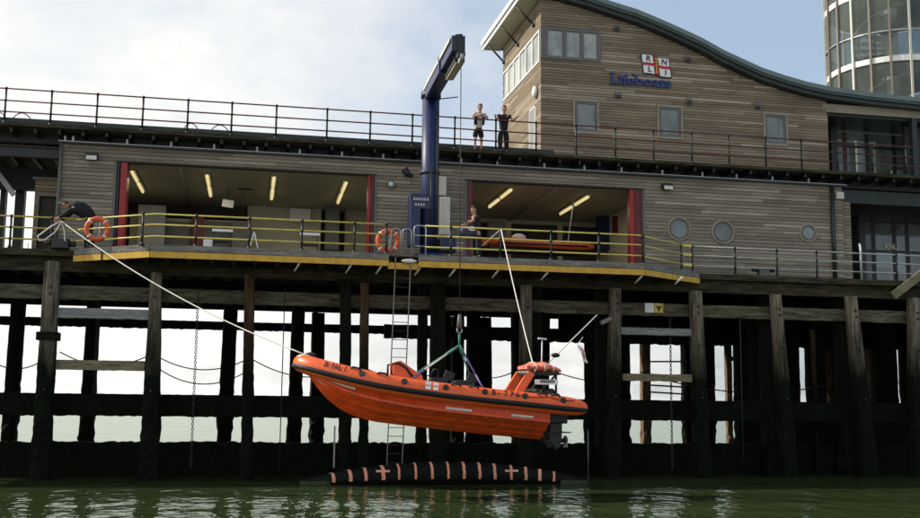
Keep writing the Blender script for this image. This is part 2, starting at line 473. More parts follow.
FP = [ # u_top, v_top, width m, u_bottom, wbot, mat, label
 (53,262,.62,40,.72,'pile','pale weathered front pile below the man hauling the rope, leftmost of all'),
 (157,263,.46,149,.80,'pile','weedy second front pile from the left, crossed by the white rope'),
 (250,267,.42,247,.46,'pile_rust','slim rusty brown front pile to the left of the boat\'s bow'),
 (346,271,.46,345,.52,'pile_dark','dark front pile directly left of the short bare brown post'),
 (364,284,.38,363,.38,'pile_rust','short bare brown post, its top well below the deck, behind the boat'),
 (438,275,.62,438,.80,'pile_dark','thick dark front pile behind the lifting slings'),
 (526,278,.50,524,.62,'pile','timber front pile behind the white boathook above the boat\'s stern'),
 (615,280,.50,612,.66,'pile','pale timber front pile left of the yellow and white sign board'),
 (695,283,.52,703,.74,'pile','splintered pale pile under the right end of the yellow edged platform'),
 (775,288,.46,790,.70,'pile','leaning timber pile below the middle round window'),
 (850,290,.50,870,.74,'pile','leaning timber pile below the right corner of the boathouse'),
 (912,276,.50,918,.74,'pile','rightmost front pile beside the broken diagonal timber'),
]
for (ut, vt, w, ub, wb, mt, lab) in FP:
    pt = at(ut, vt, 0.); pb = at(ub, 478, 0.)
    pile(pt.x, min(pt.z, 6.92) if ut not in (53,) else pt.z, w * .80, pb.x, 0.0 if mt != 'pile_rust' else -.15, wb * .88, mt, lab)
# wider second skin of piles just behind the front ones
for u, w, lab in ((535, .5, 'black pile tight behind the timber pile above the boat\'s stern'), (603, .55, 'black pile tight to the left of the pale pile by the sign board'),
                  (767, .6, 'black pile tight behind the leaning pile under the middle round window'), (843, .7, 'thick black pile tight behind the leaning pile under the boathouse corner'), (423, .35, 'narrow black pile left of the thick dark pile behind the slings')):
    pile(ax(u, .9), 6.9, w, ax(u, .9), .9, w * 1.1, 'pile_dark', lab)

BP = []   # (u, row y, width px)
for u, wpx, row in ((-12, 14, 10), (15, 15, 10), (91, 14, 10), (229, 14, 10), (297, 13, 10), (317, 13, 15.4), (443, 14, 10), (457, 13, 15.4), (473, 13, 10), (484, 13, 15.4)):
    BP.append((u, wpx, row))
for a, b in ((552, 549), (585, 629), (657, 655), (682, 713), (735, 797), (807, 823), (832, 862), (873, 893), (901, 960)):
    if a >= b: continue
    n = max(1, round((b - a) / 15)); w = (b - a) / n
    for i in range(n):
        BP.append((a + w * (i + .5), w * 1.12, (5.2, 10.4, 15.4)[(i * 2 + n) % 3]))
BP += [(518, 14, 10.4), (543, 13, 10.4)]
BP.sort()
ordw = ['first','second','third','fourth','fifth','sixth','seventh','eighth','ninth','tenth','eleventh','twelfth','thirteenth','fourteenth','fifteenth','sixteenth','seventeenth','eighteenth','nineteenth','twentieth','twenty-first','twenty-second','twenty-third','twenty-fourth','twenty-fifth','twenty-sixth','twenty-seventh','twenty-eighth','twenty-ninth','thirtieth','thirty-first','thirty-second','thirty-third','thirty-fourth']
vis = 0
for u, wpx, row in BP:
    mpp = (ax(u + .5, row) - ax(u - .5, row))
    X = ax(u, row, 360)
    if u < 0: continue
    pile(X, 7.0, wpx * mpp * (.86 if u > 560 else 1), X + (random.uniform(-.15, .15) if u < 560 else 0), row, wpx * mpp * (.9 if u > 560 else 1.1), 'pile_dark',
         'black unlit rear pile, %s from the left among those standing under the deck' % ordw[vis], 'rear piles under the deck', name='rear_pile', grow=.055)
    vis += 1
# rear piles coloured tan to stand in for the light on them
for u, w, lab in ((645, 9, 'lit tan rear pile in the gap right of the pale pile by the sign board'), (728, 6, 'tan rear pile right of the splintered pile under the platform end'), (827, 8, 'sunlit tan rear pile left of the boathouse corner pile'), (866, 7, 'narrow sunlit tan rear pile right of the boathouse corner pile'), (543, 4, 'thin tan rear pile edge behind the boat\'s stern')):
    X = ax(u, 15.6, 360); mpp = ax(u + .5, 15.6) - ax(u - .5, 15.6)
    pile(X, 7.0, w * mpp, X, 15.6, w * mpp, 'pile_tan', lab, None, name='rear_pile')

# wales, walings and low timber wall
def beam(name, x0, x1, y0, y1, z0, z1, mat, label, jag=0.0, cat='beam'):
    mb = MB(); n = max(2, int((x1 - x0) / .14)); rows = []
    for i in range(n + 1):
        X = x0 + (x1 - x0) * i / n
        j1 = random.uniform(-jag, jag) * (.3 if name != 'timber_wall' else 1); j2 = random.uniform(-jag, jag)
        rows.append([(X, y0, z0 + j2), (X, y1, z0 + j2), (X, y1, z1 + j1), (X, y0, z1 + j1)])
    mb.grid(rows, False, True); mb.quad(rows[0]); mb.quad(rows[-1])
    return tag(mb.build(name, mat), label, cat)
beam('timber_waling', LX0, LX1, .36, .60, 6.0, 6.46, 'wale', 'long grey weathered waling beam bolted behind the front piles just below the deck', .015)
beam('timber_waling', LX0, LX1, .62, .98, 2.16, 2.90, 'weed', 'wide black waling beam running across the pier halfway up the piles', .018)
beam('timber_wall', LX0, LX1, 1.3, 1.9, -.5, 1.28, 'weed', 'low black weed covered timber wall rising from the water behind the front piles', .035, 'wall')
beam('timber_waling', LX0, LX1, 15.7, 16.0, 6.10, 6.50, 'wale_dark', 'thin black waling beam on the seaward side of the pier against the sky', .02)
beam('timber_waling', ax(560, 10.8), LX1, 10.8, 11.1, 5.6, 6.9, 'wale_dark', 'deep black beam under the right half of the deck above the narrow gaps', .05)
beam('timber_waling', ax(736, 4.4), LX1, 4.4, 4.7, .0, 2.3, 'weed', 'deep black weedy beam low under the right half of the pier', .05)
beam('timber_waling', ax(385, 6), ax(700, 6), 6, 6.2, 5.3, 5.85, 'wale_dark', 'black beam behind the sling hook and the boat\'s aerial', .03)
beam('cross_board', ax(58, 0), ax(150, 0), -.12, -.04 + .35, 5.36, 5.68, 'boardgrey', 'pale grey board nailed between the two leftmost front piles, upper one', .01, 'board')
beam('cross_board', ax(56, 0), ax(148, 0), -.02, .3, 3.66, 3.98, 'board', 'yellowish bare board between the two leftmost front piles, lower one', .01, 'board')
beam('cross_board', ax(620, 0), ax(696, 0), -.02, .3, 5.26, 5.52, 'boardgrey', 'grey board between the pale pile and the splintered pile, upper one', .01, 'board')
beam('cross_board', ax(622, 0), ax(699, 0), -.02, .3, 3.58, 3.84, 'board', 'brownish board between the pale pile and the splintered pile, lower one', .02, 'board')
m_ = MB()
for z in (4.95, 4.3, 3.75, 3.4): m_.bar((ax(650, 15), 15.0, z), (ax(686, 15), 15.0, z + random.uniform(-.1, .1)), .1, .08)
tag(m_.build('handrail_bars', 'black'), 'dark horizontal bars across the bright gap beneath the yellow and white sign board', 'bars')
for (a, b, y, lab) in (((860, 402), (842, 345), 1.1, 'thin brown raking brace leaning right of the leaning pile under the middle round window'), ((838, 470), (848, 400), .9, 'brown raking brace at the foot of the boathouse corner pile'), ((818, 470), (812, 330), 1.1, 'slender brown upright post between the two leaning piles')):
    tag(MB().bar(at(*a, y), at(*b, y), .14).build('timber_brace', 'pile_rust'), lab, 'brace')
# broken diagonal timber, right
tag(MB().bar(at(893, 296, -.35), at(924, 272, -.35), .16, .30).build('broken_timber', 'board', bevel=.01), 'pale broken timber sticking out diagonally from the deck edge at far right', 'timber')
# short bumpers on the pile near sign
tag(MB().bar(at(601, 323, -.1), at(612, 318, -.1), .14, .14).build('timber_block', 'boardgrey'), 'short pale timber block bolted to the side of the pale pile', 'block')
tag(MB().box(ax(338, -.05) - .025, ax(338, -.05) + .025, -.12, -.02, .5, 1.9).build('steel_rod', 'greybox'), 'short pale steel rod hanging low behind the bow of the boat', 'rod')
# sign board on the waling
p = at(645, 303, .3); q = at(663, 313, .3)
s = thing('sign_board', 'small white and yellow sign board with black symbol fixed to the grey waling beam', 'sign', (p.x, .33, q.z))
B(p.x, (p.x + q.x) / 2 - .01, .28, .35, q.z, p.z).build('white_plate', 'white', s)
B((p.x + q.x) / 2 + .01, q.x, .27, .35, q.z, p.z).build('yellow_plate', 'yellowsign', s)
cx = (p.x + 3 * q.x) / 4; cz = (p.z + q.z) / 2
m_ = MB()
for k in range(3):
    a = k * 2.094 + .5
    m_.bar((cx, .262, cz), (cx + .13 * math.cos(a), .262, cz + .13 * math.sin(a)), .05, .01, (0, 1, 0))
m_.tube([(cx + .05 * math.cos(t / 8 * 6.283), .262, cz + .05 * math.sin(t / 8 * 6.283)) for t in range(8)], .014, 5, closed=True)
m_.build('symbol', 'black', s)

# ------------------------------------------------------------------ boathouse (lower building)
FY = 2.5; BX0, BX1 = -6.3, 24.35; EZ = 11.8
D1 = (-4.4, 4.93); D2 = (8.48, 15.6); DT = 11.2
bh = thing('boathouse', 'long timber clad boathouse with two open red framed bays on the lower deck', 'boathouse', (9, FY, DZ))
m_ = MB()
for x0, x1 in ((BX0, D1[0]), (D1[1], D2[0]), (D2[1], BX1)): m_.box(x0, x1, FY, FY + .25, DZ, DT)
m_.box(BX0, BX1, FY, FY + .25, DT, EZ)
m_.box(BX0, BX0 + .2, FY + .25, 11, DZ, EZ); m_.box(BX1 - .2, BX1, FY + .25, 11, DZ, EZ)
m_.build('cladding_wall', 'clad', bh)
B(BX0 - .1, BX1 + .1, FY - .12, 2.0 + 9, EZ, EZ + .06).build('roof', 'dgreen', bh)
MB().box(BX0 - .12, BX1 + .12, FY - .2, FY - .08, EZ - .05, EZ + .03).build('gutter', 'dgreen', bh)
MB().box(BX0 - .12, BX1 + .12, FY - .22, FY - .203, EZ + .005, EZ + .03).build('gutter_lip', 'galv', bh)
m_ = MB()
m_.tube([(BX0 - .02, FY - .10, DZ), (BX0 - .02, FY - .10, EZ - .05)], .06)
m_.build('downpipe', 'frame', bh)
MB().tube([(ax(836, FY - .1), FY - .1, DZ), (ax(836, FY - .1), FY - .1, EZ - .05)], .09).build('downpipe', 'dgreen', bh)
for u, v in ((65,143),(73,144),(127,146),(171,148),(214,150),(257,151.5),(299.6,153.5),(341.8,155),(383,157),(461,161.5),(497,163),(544,166),(584,169),(621,171),(662,173.5),(702,176),(736,178),(772,180.5),(808,182.5)):
    X = ax(u, FY - .1, v)
    B(X - .035, X + .035, FY - .16, FY - .1, EZ + .03, EZ + .22).build('eave_post', 'galv', bh)
# ceilings, back walls, floors
for i, (x0, x1) in enumerate((D1, D2)):
    a, b = x0 - .9, x1 + .9
    B(a, b, FY + .25, 11, DT + .02, DT + .12).build('bay_ceiling', 'inceil', bh)
    B(a, b, FY - .05, 11, DZ + .004, DZ + .05).build('bay_floor', 'infloor', bh)
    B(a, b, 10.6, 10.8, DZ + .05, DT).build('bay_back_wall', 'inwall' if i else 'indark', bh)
    for xx in (a, b): B(xx - .1, xx + .1, FY + .25, 10.6, DZ + .05, DT).build('bay_side_wall', 'inwall', bh)
    # pale corner trims
    for xx, sgn in ((x0, -1), (x1, 1)):
        B(xx, xx + sgn * .09, FY - .03, FY - .003, DZ, DT).build('corner_trim', 'frame', bh)
    B(x0 - .09, x1 + .09, FY - .03, FY - .003, DT, DT + .06).build('corner_trim', 'black', bh)
# red door frames (folded red doors)
for x0, x1, mt in ((D1[0] + .02, D1[0] + .10, 'black'), (D1[0] + .14, D1[0] + .36, 'red'), (D1[1] - .25, D1[1] - .16, 'red'), (D1[1] - .13, D1[1] - .02, 'redd'),
                   (D2[0] + .02, D2[0] + .22, 'redd'), (D2[1] - .52, D2[1] - .34, 'red'), (D2[1] - .32, D2[1] - .02, 'redd')):
    B(x0, x1, FY + .02, FY + (.9 if x0 < 0 else .3), DZ + .05, DT - .005).build('door_leaf', mt, bh)
# bay 1 interior pieces
def on(u0, v0, u1, v1, Y):
    p = at(u0, v0, Y); q = at(u1, v1, Y); return p.x, q.x, q.z, p.z
x0, x1, z0, z1 = on(248, 203, 320, 250, 10.5)
B(x0, x1, 10.3, 10.58, DZ + .05, z1).build('cream_partition', 'inwall', bh)
x0, x1, z0, z1 = on(345, 207, 366, 250, 10.5); B(x0, x1, 10.3, 10.58, DZ + .05, z1).build('cream_partition', 'inwall', bh)
x0, x1, z0, z1 = on(130, 216, 248, 250, 9.5); B(x0, x1, 9.6, 9.9, DZ + .05, z1).build('cream_partition', 'inwall', bh)
x0, x1, z0, z1 = on(130, 213, 248, 217, 9.5); B(x0, x1, 9.55, 9.95, z0, z1).build('red_shelf_edge', 'redd', bh)
for u0, u1 in ((167, 190), (206, 231)):
    x0, x1, z0, z1 = on(u0, 221, u1, 250, 9.5); B(x0, x1, 9.5, 9.58, DZ + .05, z1).build('grey_door', 'frame', bh)
# bay 2 dark glazing band with mullions
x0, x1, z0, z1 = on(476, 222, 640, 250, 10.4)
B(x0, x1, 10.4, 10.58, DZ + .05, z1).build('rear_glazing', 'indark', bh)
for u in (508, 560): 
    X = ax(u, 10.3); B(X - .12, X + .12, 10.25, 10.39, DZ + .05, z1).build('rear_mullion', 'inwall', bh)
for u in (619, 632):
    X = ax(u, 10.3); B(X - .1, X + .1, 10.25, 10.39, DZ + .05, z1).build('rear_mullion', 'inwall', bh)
def clutter(u, v, Y, w, h, dpt, mat, nm, lab, cat, shelf=0):
    c = at(u, v, Y); z = max(c.z, DZ + .052)
    t = thing(nm, lab, cat, (c.x, Y, z))
    B(c.x - w / 2, c.x + w / 2, Y, Y + dpt, z, z + h).build('carcass', mat, t, bevel=.01)
    for k in range(shelf):
        zz = z + h * (k + 1) / (shelf + 1)
        B(c.x - w / 2 + .03, c.x + w / 2 - .03, Y - .02, Y - .002, z + h * k / (shelf + 1) + .03, zz - .03).build('door_front', mat, t)
clutter(150, 250, 8.6, 1.1, 1.9, .5, 'greybox', 'locker', 'tall grey locker in the left bay next to the red door edge', 'locker', 2)
clutter(197, 250, 9.0, .5, 1.5, .4, 'redd', 'locker', 'narrow dark red locker between the two doorways of the left bay', 'locker', 1)
clutter(240, 250, 8.8, .7, 1.2, .5, 'frame', 'locker', 'low dark grey locker left of the cream wall in the left bay', 'locker', 2)
clutter(332, 250, 9.2, .6, 2.2, .5, 'frame', 'locker', 'tall dark locker right of the cream wall in the left bay', 'locker', 3)
clutter(300, 222, 10.0, .9, .6, .03, 'white', 'notice_board', 'white notice board on the cream wall of the left bay', 'board')
clutter(497, 250, 9.0, .8, 1.3, .5, 'frame', 'locker', 'dark locker at the back of the right bay behind the crewman', 'locker', 2)
clutter(606, 250, 8.6, .6, 2.0, .5, 'blue', 'locker', 'dark blue locker at the right side of the right bay', 'locker', 2)
clutter(622, 234, 7.5, .7, .8, .3, 'redd', 'locker', 'small deep red wall cupboard near the right bay door', 'cupboard', 1)
for k, (x_, lab) in enumerate(((-2.2, 'cable pipe along the ceiling of the left bay'), (12.2, 'cable pipe along the ceiling of the right bay'))):
    tag(MB().tube([(x_, 3.0, DT - .06), (x_, 10.5, DT - .06)], .04, 6).build('ceiling_pipe', 'greybox'), lab, 'pipe')
# round windows
for u, v, r_, lab in ((679, 229, .46, 'large'), (723, 232, .46, 'large'), (808, 233, .36, 'small')):
    c = at(u, v, FY)
    m_ = MB(); m_.tube([(c.x + r_ * math.cos(t / 28 * 2 * math.pi), FY - .01, c.z + r_ * math.sin(t / 28 * 2 * math.pi)) for t in range(28)], .055, 6, closed=True)
    w = m_.build('round_window', 'sur', bh, label='%s round porthole window' % lab)
    m_ = MB(); m_.tube([(c.x, FY - .03, c.z), (c.x, FY + .02, c.z)], r_ - .02, 28); m_.build('pane', 'bluepane', w)
    m_ = MB(); m_.tube([(c.x + (r_ - .08) * math.cos(t / 28 * 2 * math.pi), FY - .04, c.z + (r_ - .08) * math.sin(t / 28 * 2 * math.pi)) for t in range(28)], .025, 6, closed=True)
    m_.build('ring', 'frame', w)
# ceiling lights
for k, (a, b, lab) in enumerate((((132,172),(145,192),'leftmost ceiling strip light in the left bay beside the red door edge'), ((207,176),(212,196),'second strip light from the left in the left bay ceiling'),
        ((274,178),(273,199),'upright looking strip light in the middle of the left bay ceiling'), ((346,183),(340,203),'rightmost strip light in the left bay ceiling'),
        ((511,190),(490,207),'left strip light in the ceiling above the dark clad crewman'), ((588,197),(562,214),'right strip light in the ceiling of the bay holding the small boat'))):
    def onz(u, v, z):
        p0 = at(u, v, 0); t = (z - CH) / (p0.z - CH); return Vector((p0.x * t, -CD + CD * t, z))
    p, q = onz(*a, DT - .10), onz(*b, DT - .10)
    q.x = p.x + (q.x - p.x) * .5; 
    L = thing('ceiling_light', lab, 'light', (p.x, p.y, DT), 'strip lights in the boathouse bays')
    d = (q - p)
    MB().bar(p + Vector((0, 0, .07)), q + Vector((0, 0, .07)), .22, .05).build('housing', 'offwhite', L)
    for s0, s1 in ((0, .44), (.56, 1)):
        MB().tube([p + d * s0, p + d * s1], .06, 8).build('tube', 'tubelight', L)
    ld_ = bpy.data.lights.new('strip_lamp', 'AREA'); ld_.shape = 'RECTANGLE'; ld_.size = .2; ld_.size_y = 2.6; ld_.energy = 20; ld_.color = (1, .90, .66)
    lo_ = bpy.data.objects.new('strip_lamp', ld_); C.objects.link(lo_); lo_.parent = L; lo_.location = (d.x / 2, d.y / 2, -.22)
# things in bays
def frame_chair(u, v, Y, lab):
    c = at(u, v, Y); t = thing('folding_chair', lab, 'chair', (c.x, Y, DZ + .05))
    z = DZ + .05
    m_ = MB()
    for s_ in (-.28, .28):
        m_.tube([(c.x + s_, Y, z), (c.x + s_, Y + .22, z + 1.05)], .02, 6)
        m_.tube([(c.x + s_, Y + .3, z), (c.x + s_, Y - .1, z + .6)], .02, 6)
    m_.build('frame', 'black', t)
    B(c.x - .28, c.x + .28, Y - .1, Y + .25, z + .58, z + .64).build('seat', 'black', t)
    B(c.x - .36, c.x + .36, Y + .18, Y + .24, z + .98, z + 1.07).build('backrest', 'white', t)
frame_chair(222, 240, 1.1, 'folding chair with white top rail in front of the dark doorway in the left bay')
frame_chair(310, 242, 1.1, 'folding chair with white top rail against the cream wall of the left bay')
c = at(208, 240, 1.2); t = tag(B(c.x - .16, c.x + .16, 1.2, 1.5, DZ + .05, DZ + .72).build('white_crate', 'white', bevel=.02), 'small white crate on the deck left of the folding chair before the left bay', 'crate')
c = at(254, 240, 1.2); t = thing('trestle', 'small white A shaped trestle standing left of the cream wall', 'trestle', (c.x, 1.2, DZ + .05))
for s_ in (-1, 1):
    MB().tube([(c.x + s_ * .25, 1.2, DZ + .05), (c.x, 1.2, DZ + 1.05)], .025, 6).build('leg', 'white', t)
MB().bar((c.x - .14, 1.2, DZ + .45), (c.x + .14, 1.2, DZ + .45), .04).build('crossbar', 'white', t)
c = at(275, 240, 8.5); t = thing('workbench', 'low brown workbench in front of the cream wall in the left bay', 'workbench', (c.x, 8.5, DZ + .05))
B(c.x - 1.1, c.x + 1.1, 8.2, 8.9, DZ + .85, DZ + .93).build('top', 'sur', t); B(c.x - .9, c.x + .9, 8.3, 8.8, DZ + .25, DZ + .84).build('cupboard', 'redd', t)
for s_ in (-1, 1): B(c.x + s_ * 1.0 - .05, c.x + s_ * 1.0 + .05, 8.3, 8.8, DZ + .05, DZ + .85).build('leg', 'sur', t)
c = at(228, 203, 6.5); t = tag(MB().bar((c.x - .22, 6.5, c.z), (c.x + .22, 6.5, c.z - .05), .05, .3, (.1, 0, 1)).build('hanging_board', 'white'), 'small white board hanging from the ceiling of the left bay', 'board')
MB().tube([(c.x, 6.5, c.z + .14), (c.x, 6.5, DT + .02)], .01, 5).build('cord', 'black', t)
# hoists hanging from ceilings
for u, v, lab in ((245, 187, 'dark hoist block hanging from the ceiling of the left bay'), (523, 200, 'dark hoist block hanging from the ceiling of the right bay')):
    c = at(u, v, 6.5); t = thing('ceiling_hoist', lab, 'hoist', (c.x, 6.5, c.z))
    m_ = MB(); m_.box(c.x - .3, c.x + .3, 6.35, 6.65, c.z - .1, c.z + .12); m_.build('block', 'black', t, bevel=.03)
    MB().tube([(c.x, 6.5, c.z + .12), (c.x, 6.5, DT + .02)], .03, 6).build('hanger', 'black', t)
    MB().tube([(c.x - .05, 6.5, c.z - .1), (c.x - .05, 6.5, c.z - 1.4)], .012, 5).build('chain', 'black', t)
# small inshore boat inside right bay
t = thing('small_inflatable_boat', 'small red orange inflatable boat with a thin mast stored inside the right bay', 'boat', (at(545, 245, 5).x, 5, DZ + .3))
bx0, bx1 = ax(482, 5), ax(588, 5); zb = at(545, 249, 5).z
pts = []
for s_ in (-1, 1):
    P = [(bx0 + (bx1 - bx0) * k / 8, 5 + s_ * .75 * min(1, (k + .5) / 2.2), zb + .12 * (1 - k / 8) ** 2 + .05) for k in range(9)]
    if s_ > 0: P = P[::-1]
    pts += P if s_ < 0 else []
    if s_ < 0: MB().tube(P, [.13] + [.17] * 7 + [.10], 10).build('tube', 'buoy', t)
    else: MB().tube(P, [.10] + [.17] * 7 + [.13], 10).build('tube', 'buoy', t)
MB().tube([(bx0 + .05, 4.6, zb + .14), (bx0 - .1, 5, zb + .2), (bx0 + .05, 5.4, zb + .14)], .15, 10).build('bow_tube', 'buoy', t)
MB().tube([(bx0 + .4, 4.06, zb + .06), (bx1 - .3, 4.06, zb + .03)], .04, 6).build('rubbing_strip', 'rubber', t)
B(bx0 + .2, bx1 - .3, 4.5, 5.5, zb - .2, zb - .02).build('floor', 'indark', t)
c = at(517, 243, 5); MB().sphere((c.x, 4.7, zb + .35), .24, (1.3, 1, .8)).build('dry_bag', 'whitecloth', t)
c = ax(568, 5); B(c - .25, c + .25, 4.8, 5.2, zb + .15, zb + .35).build('engine_cover', 'greybox', t, bevel=.03)
MB().tube([(c, 5, zb + .3), (c + .25, 5, zb + 2.1)], .02, 6).build('mast', 'strip', t)
MB().tube([(c - .1, 5, zb + .3), (c - .35, 5, zb + 1.7)], .008, 5).build('aerial', 'black', t)
m_ = MB()
for X in (bx0 + .8, bx1 - .9):
    for yy in (4.5, 5.5): m_.tube([(X, yy - .05, DZ + .28), (X, yy + .05, DZ + .28)], .22, 12)
    m_.box(X - .05, X + .05, 4.5, 5.5, DZ + .25, DZ + .31)
m_.bar((bx0 + .8, 5, DZ + .31), (bx1 - .9, 5, DZ + .31), .1, .06)
m_.build('launch_trolley', 'black', t)
# wall fittings lower building
for u, v, lab in ((92, 157, 'oval bulkhead floodlight on the boathouse wall left of the left bay'), (667, 187, 'box floodlight on the boathouse wall right of the right bay')):
    c = at(u, v, FY - .15); t = thing('wall_floodlight', lab, 'floodlight', (c.x, FY, c.z))
    B(c.x - .22, c.x + .22, FY - .3, FY - .06, c.z - .1, c.z + .14).build('housing', 'black', t, bevel=.04)
    MB().box(c.x - .18, c.x + .18, FY - .34, FY - .302, c.z - .13, c.z + .02).build('lens', 'strip', t, bevel=.01)
    B(c.x - .05, c.x + .05, FY - .06, FY - .003, c.z - .05, c.z + .1).build('bracket', 'black', t)
c = at(391, 184, FY - .1); t = thing('round_wall_lamp', 'round bulkhead lamp on the wall between the left bay and the crane', 'lamp', (c.x, FY, c.z))
MB().tube([(c.x, FY - .003, c.z), (c.x, FY - .12, c.z)], .15, 16).build('rim', 'frame', t)
MB().sphere((c.x, FY - .12, c.z), .10, (1, .6, 1)).build('lens', 'strip', t)
c = at(410, 172, FY - .3); t = thing('wall_siren', 'dark hooded siren on the wall immediately left of the crane column', 'siren', (c.x, FY, c.z))
MB().tube([(c.x - .22, FY - .35, c.z + .1), (c.x - .1, FY - .35, c.z - .1), (c.x + .1, FY - .35, c.z - .18)], [.14, .13, .06], 12).build('horn', 'black', t)
MB().bar((c.x, FY - .3, c.z - .05), (c.x, FY - .003, c.z - .05), .06).build('bracket', 'black', t)
c = at(839.5, 196, FY - .1); t = tag(B(c.x - .16, c.x + .16, FY - .2, FY - .003, c.z - .14, c.z + .16).build('alarm_box', 'offwhite', bevel=.03), 'cream alarm box high on the right corner of the boathouse', 'alarm box')
c = at(56, 239, FY - .1); t = tag(B(c.x - .17, c.x + .15, 4.0 - .2, 4.0 - .003, 10.9, 11.25).build('alarm_box', 'offwhite', bevel=.03), 'cream box on the cabin wall left of the boathouse corner', 'alarm box')
t.location.x = ax(57, 4) ; t.location.z = at(57, 172, 4).z
# sign strip: wall cabinets beside the crane
x0, x1, z0, z1 = on(440, 197, 449.5, 235, FY - .2); t = thing('electrical_cabinet', 'tall white electrical cabinet on the wall just right of the crane column', 'cabinet', (x0, FY, z0))
B(x0, x1, FY - .28, FY - .003, z0, z1).build('body', 'white', t, bevel=.02); B(x0 + .03, x1 - .03, FY - .3, FY - .282, z0 + .05, z1 - .05).build('door', 'offwhite', t)
x0, x1, z0, z1 = on(439.5, 176, 446.5, 195.5, FY - .2); t = thing('electrical_cabinet', 'narrow cream cabinet above the tall white one beside the crane column', 'cabinet', (x0, FY, z0))
B(x0, x1, FY - .2, FY - .003, z0, z1).build('body', 'offwhite', t, bevel=.02); B(x0 + .03, x1 - .03, FY - .22, FY - .202, z0 + .05, z1 - .05).build('door', 'offwhite', t)

# ------------------------------------------------------------------ left: cabin, steelwork
cab = thing('timber_cabin', 'small timber clad cabin with dark door left of the boathouse', 'cabin', (-7, 4, DZ))
cx0, cx1 = ax(28, 4), -6.35
cz = at(40, 179, 4).z
m_ = MB(); dx0, dx1 = ax(33, 4), ax(57, 4); dz = at(40, 196, 4).z
m_.box(cx0, dx0, 4, 4.2, DZ, cz); m_.box(dx1, cx1, 4, 4.2, DZ, cz); m_.box(dx0, dx1, 4, 4.2, dz, cz); m_.box(cx0, cx0 + .15, 4.2, 8, DZ, cz)
m_.build('wall', 'clad_up', cab)
B(dx0 + .02, dx1 - .02, 4.1, 4.15, DZ + .02, dz - .02).build('door', 'indark', cab)
B(cx0 - .1, cx1, 3.92, 8, cz, cz + .06).build('roof', 'frame', cab)
m_ = MB(); m_.box(dx0 - .06, dx0, 3.95, 3.997, DZ, dz); m_.box(dx1, dx1 + .05, 3.95, 3.997, DZ, dz); m_.box(dx0 - .06, dx1 + .05, 3.95, 3.997, dz, dz + .06); m_.build('door_frame', 'frame', cab)
gz0, gz1 = at(20, 157, 3).z, at(20, 146, 3).z
t = thing('steel_girder', 'dark green steel girder under the promenade at the far left', 'girder', (-10, 3, gz0))
m_ = MB(); m_.box(-20, BX0 - .15, 2.95, 3.0, gz0 + .05, gz1 - .05); m_.box(-20, BX0 - .15, 2.85, 3.1, gz0, gz0 + .05); m_.box(-20, BX0 - .15, 2.85, 3.1, gz1 - .05, gz1); m_.build('web', 'dgreen', t)
t = thing('steel_girder', 'second dark girder deeper under the promenade above the cabin', 'girder', (-10, 7, 10.9))
MB().box(-22, BX0 - .3, 6.9, 7.1, 10.9, 11.7).build('web', 'black', t)
MB().box(-22, BX0 - .3, 6.75, 7.25, 10.84, 10.9).build('flange', 'black', t)
tag(MB().bar(at(-8, 165, 5.5), at(14, 195, 5.5), .14, .2).build('steel_brace', 'galv'), 'pale diagonal steel brace under the promenade at the far left', 'brace')
for u, w, lab in ((14, .35, 'thick dark steel column standing left of the cabin'), (-3, .2, 'dark steel column at the left picture edge')):
    X = ax(u, 8); tag(MB().box(X - w / 2, X + w / 2, 7.8, 8.2, DZ, 12).build('steel_column', 'black'), lab, 'column')
t = thing('rear_girder', 'dark girder under the far side of the promenade at left', 'girder', (-12, 12.3, 11.8))
MB().box(-24, -6, 12.2, 12.4, 11.8, 12.17).build('deep_girder', 'black', t)
# rear balustrade far left and under building (dark pickets behind)
t = thing('rear_railing', 'thin rear railing seen against the sky left of the cabin', 'railing', (-10, 16, DZ))
m_ = MB(); X = -16
while X < -6.5: m_.tube([(X, 16, DZ), (X, 16, DZ + 2.4)], .02, 5); X += .35
m_.build('bars', 'galv', t)
MB().tube([(-16, 16, DZ + 1.1), (-6.5, 16, DZ + 1.1)], .03, 6).build('rail', 'galv', t)

# ------------------------------------------------------------------ upper building
UY = 4.5; UX0, UX1 = 12.0, 25.0
roofL = [(11.2, 19.75), (12.1, 19.63), (12.98, 19.46), (14.0, 19.28), (14.96, 19.03), (16.1, 18.78), (17.2, 18.42), (18.1, 18.1), (18.96, 17.78), (20.0, 17.3), (21.68, 16.68), (22.8, 16.4), (23.79, 16.2), (24.94, 16.05), (27, 15.93), (29.4, 15.86), (32, 15.84)]
def roofz(x):
    for (a, za), (b, zb_) in zip(roofL[:-1], roofL[1:]):
        if a <= x <= b: return za + (zb_ - za) * (x - a) / (b - a)
    return roofL[-1][1]
ub = thing('lookout_building', 'brown timber clad upper building with sweeping curved metal roof above the promenade', 'building', (18, UY, UZ))
# front wall with windows as openings
wins = [(13.43, 14.47, 13.94, 15.28), (17.14, 18.2, 13.94, 15.28), (22.0, 23.05, 13.94, 15.28)]
band = (12.16, 14.6, 17.05, 18.3)
m_ = MB()
xs = sorted(set([UX0, UX1] + [w[0] for w in wins] + [w[1] for w in wins] + [band[1]] + [band[0]] + [12.6 + .4 * i for i in range(31)]))
xs = [x for x in xs if x <= UX1]
for a, b in zip(xs[:-1], xs[1:]):
    cuts = []
    mid = (a + b) / 2
    for w in wins + [band]:
        if w[0] < mid < w[1]: cuts.append((w[2], w[3]))
    cuts.sort(); z = UZ
    for c0, c1 in cuts:
        m_.prism([(a, z), (b, z), (b, c0), (a, c0)], 'y', UY, UY + .2); z = c1
    m_.prism([(a, z), (b, z), (b, roofz(b) - .02), (a, roofz(a) - .02)], 'y', UY, UY + .2)
m_.build('front_wall', 'clad_up', ub)
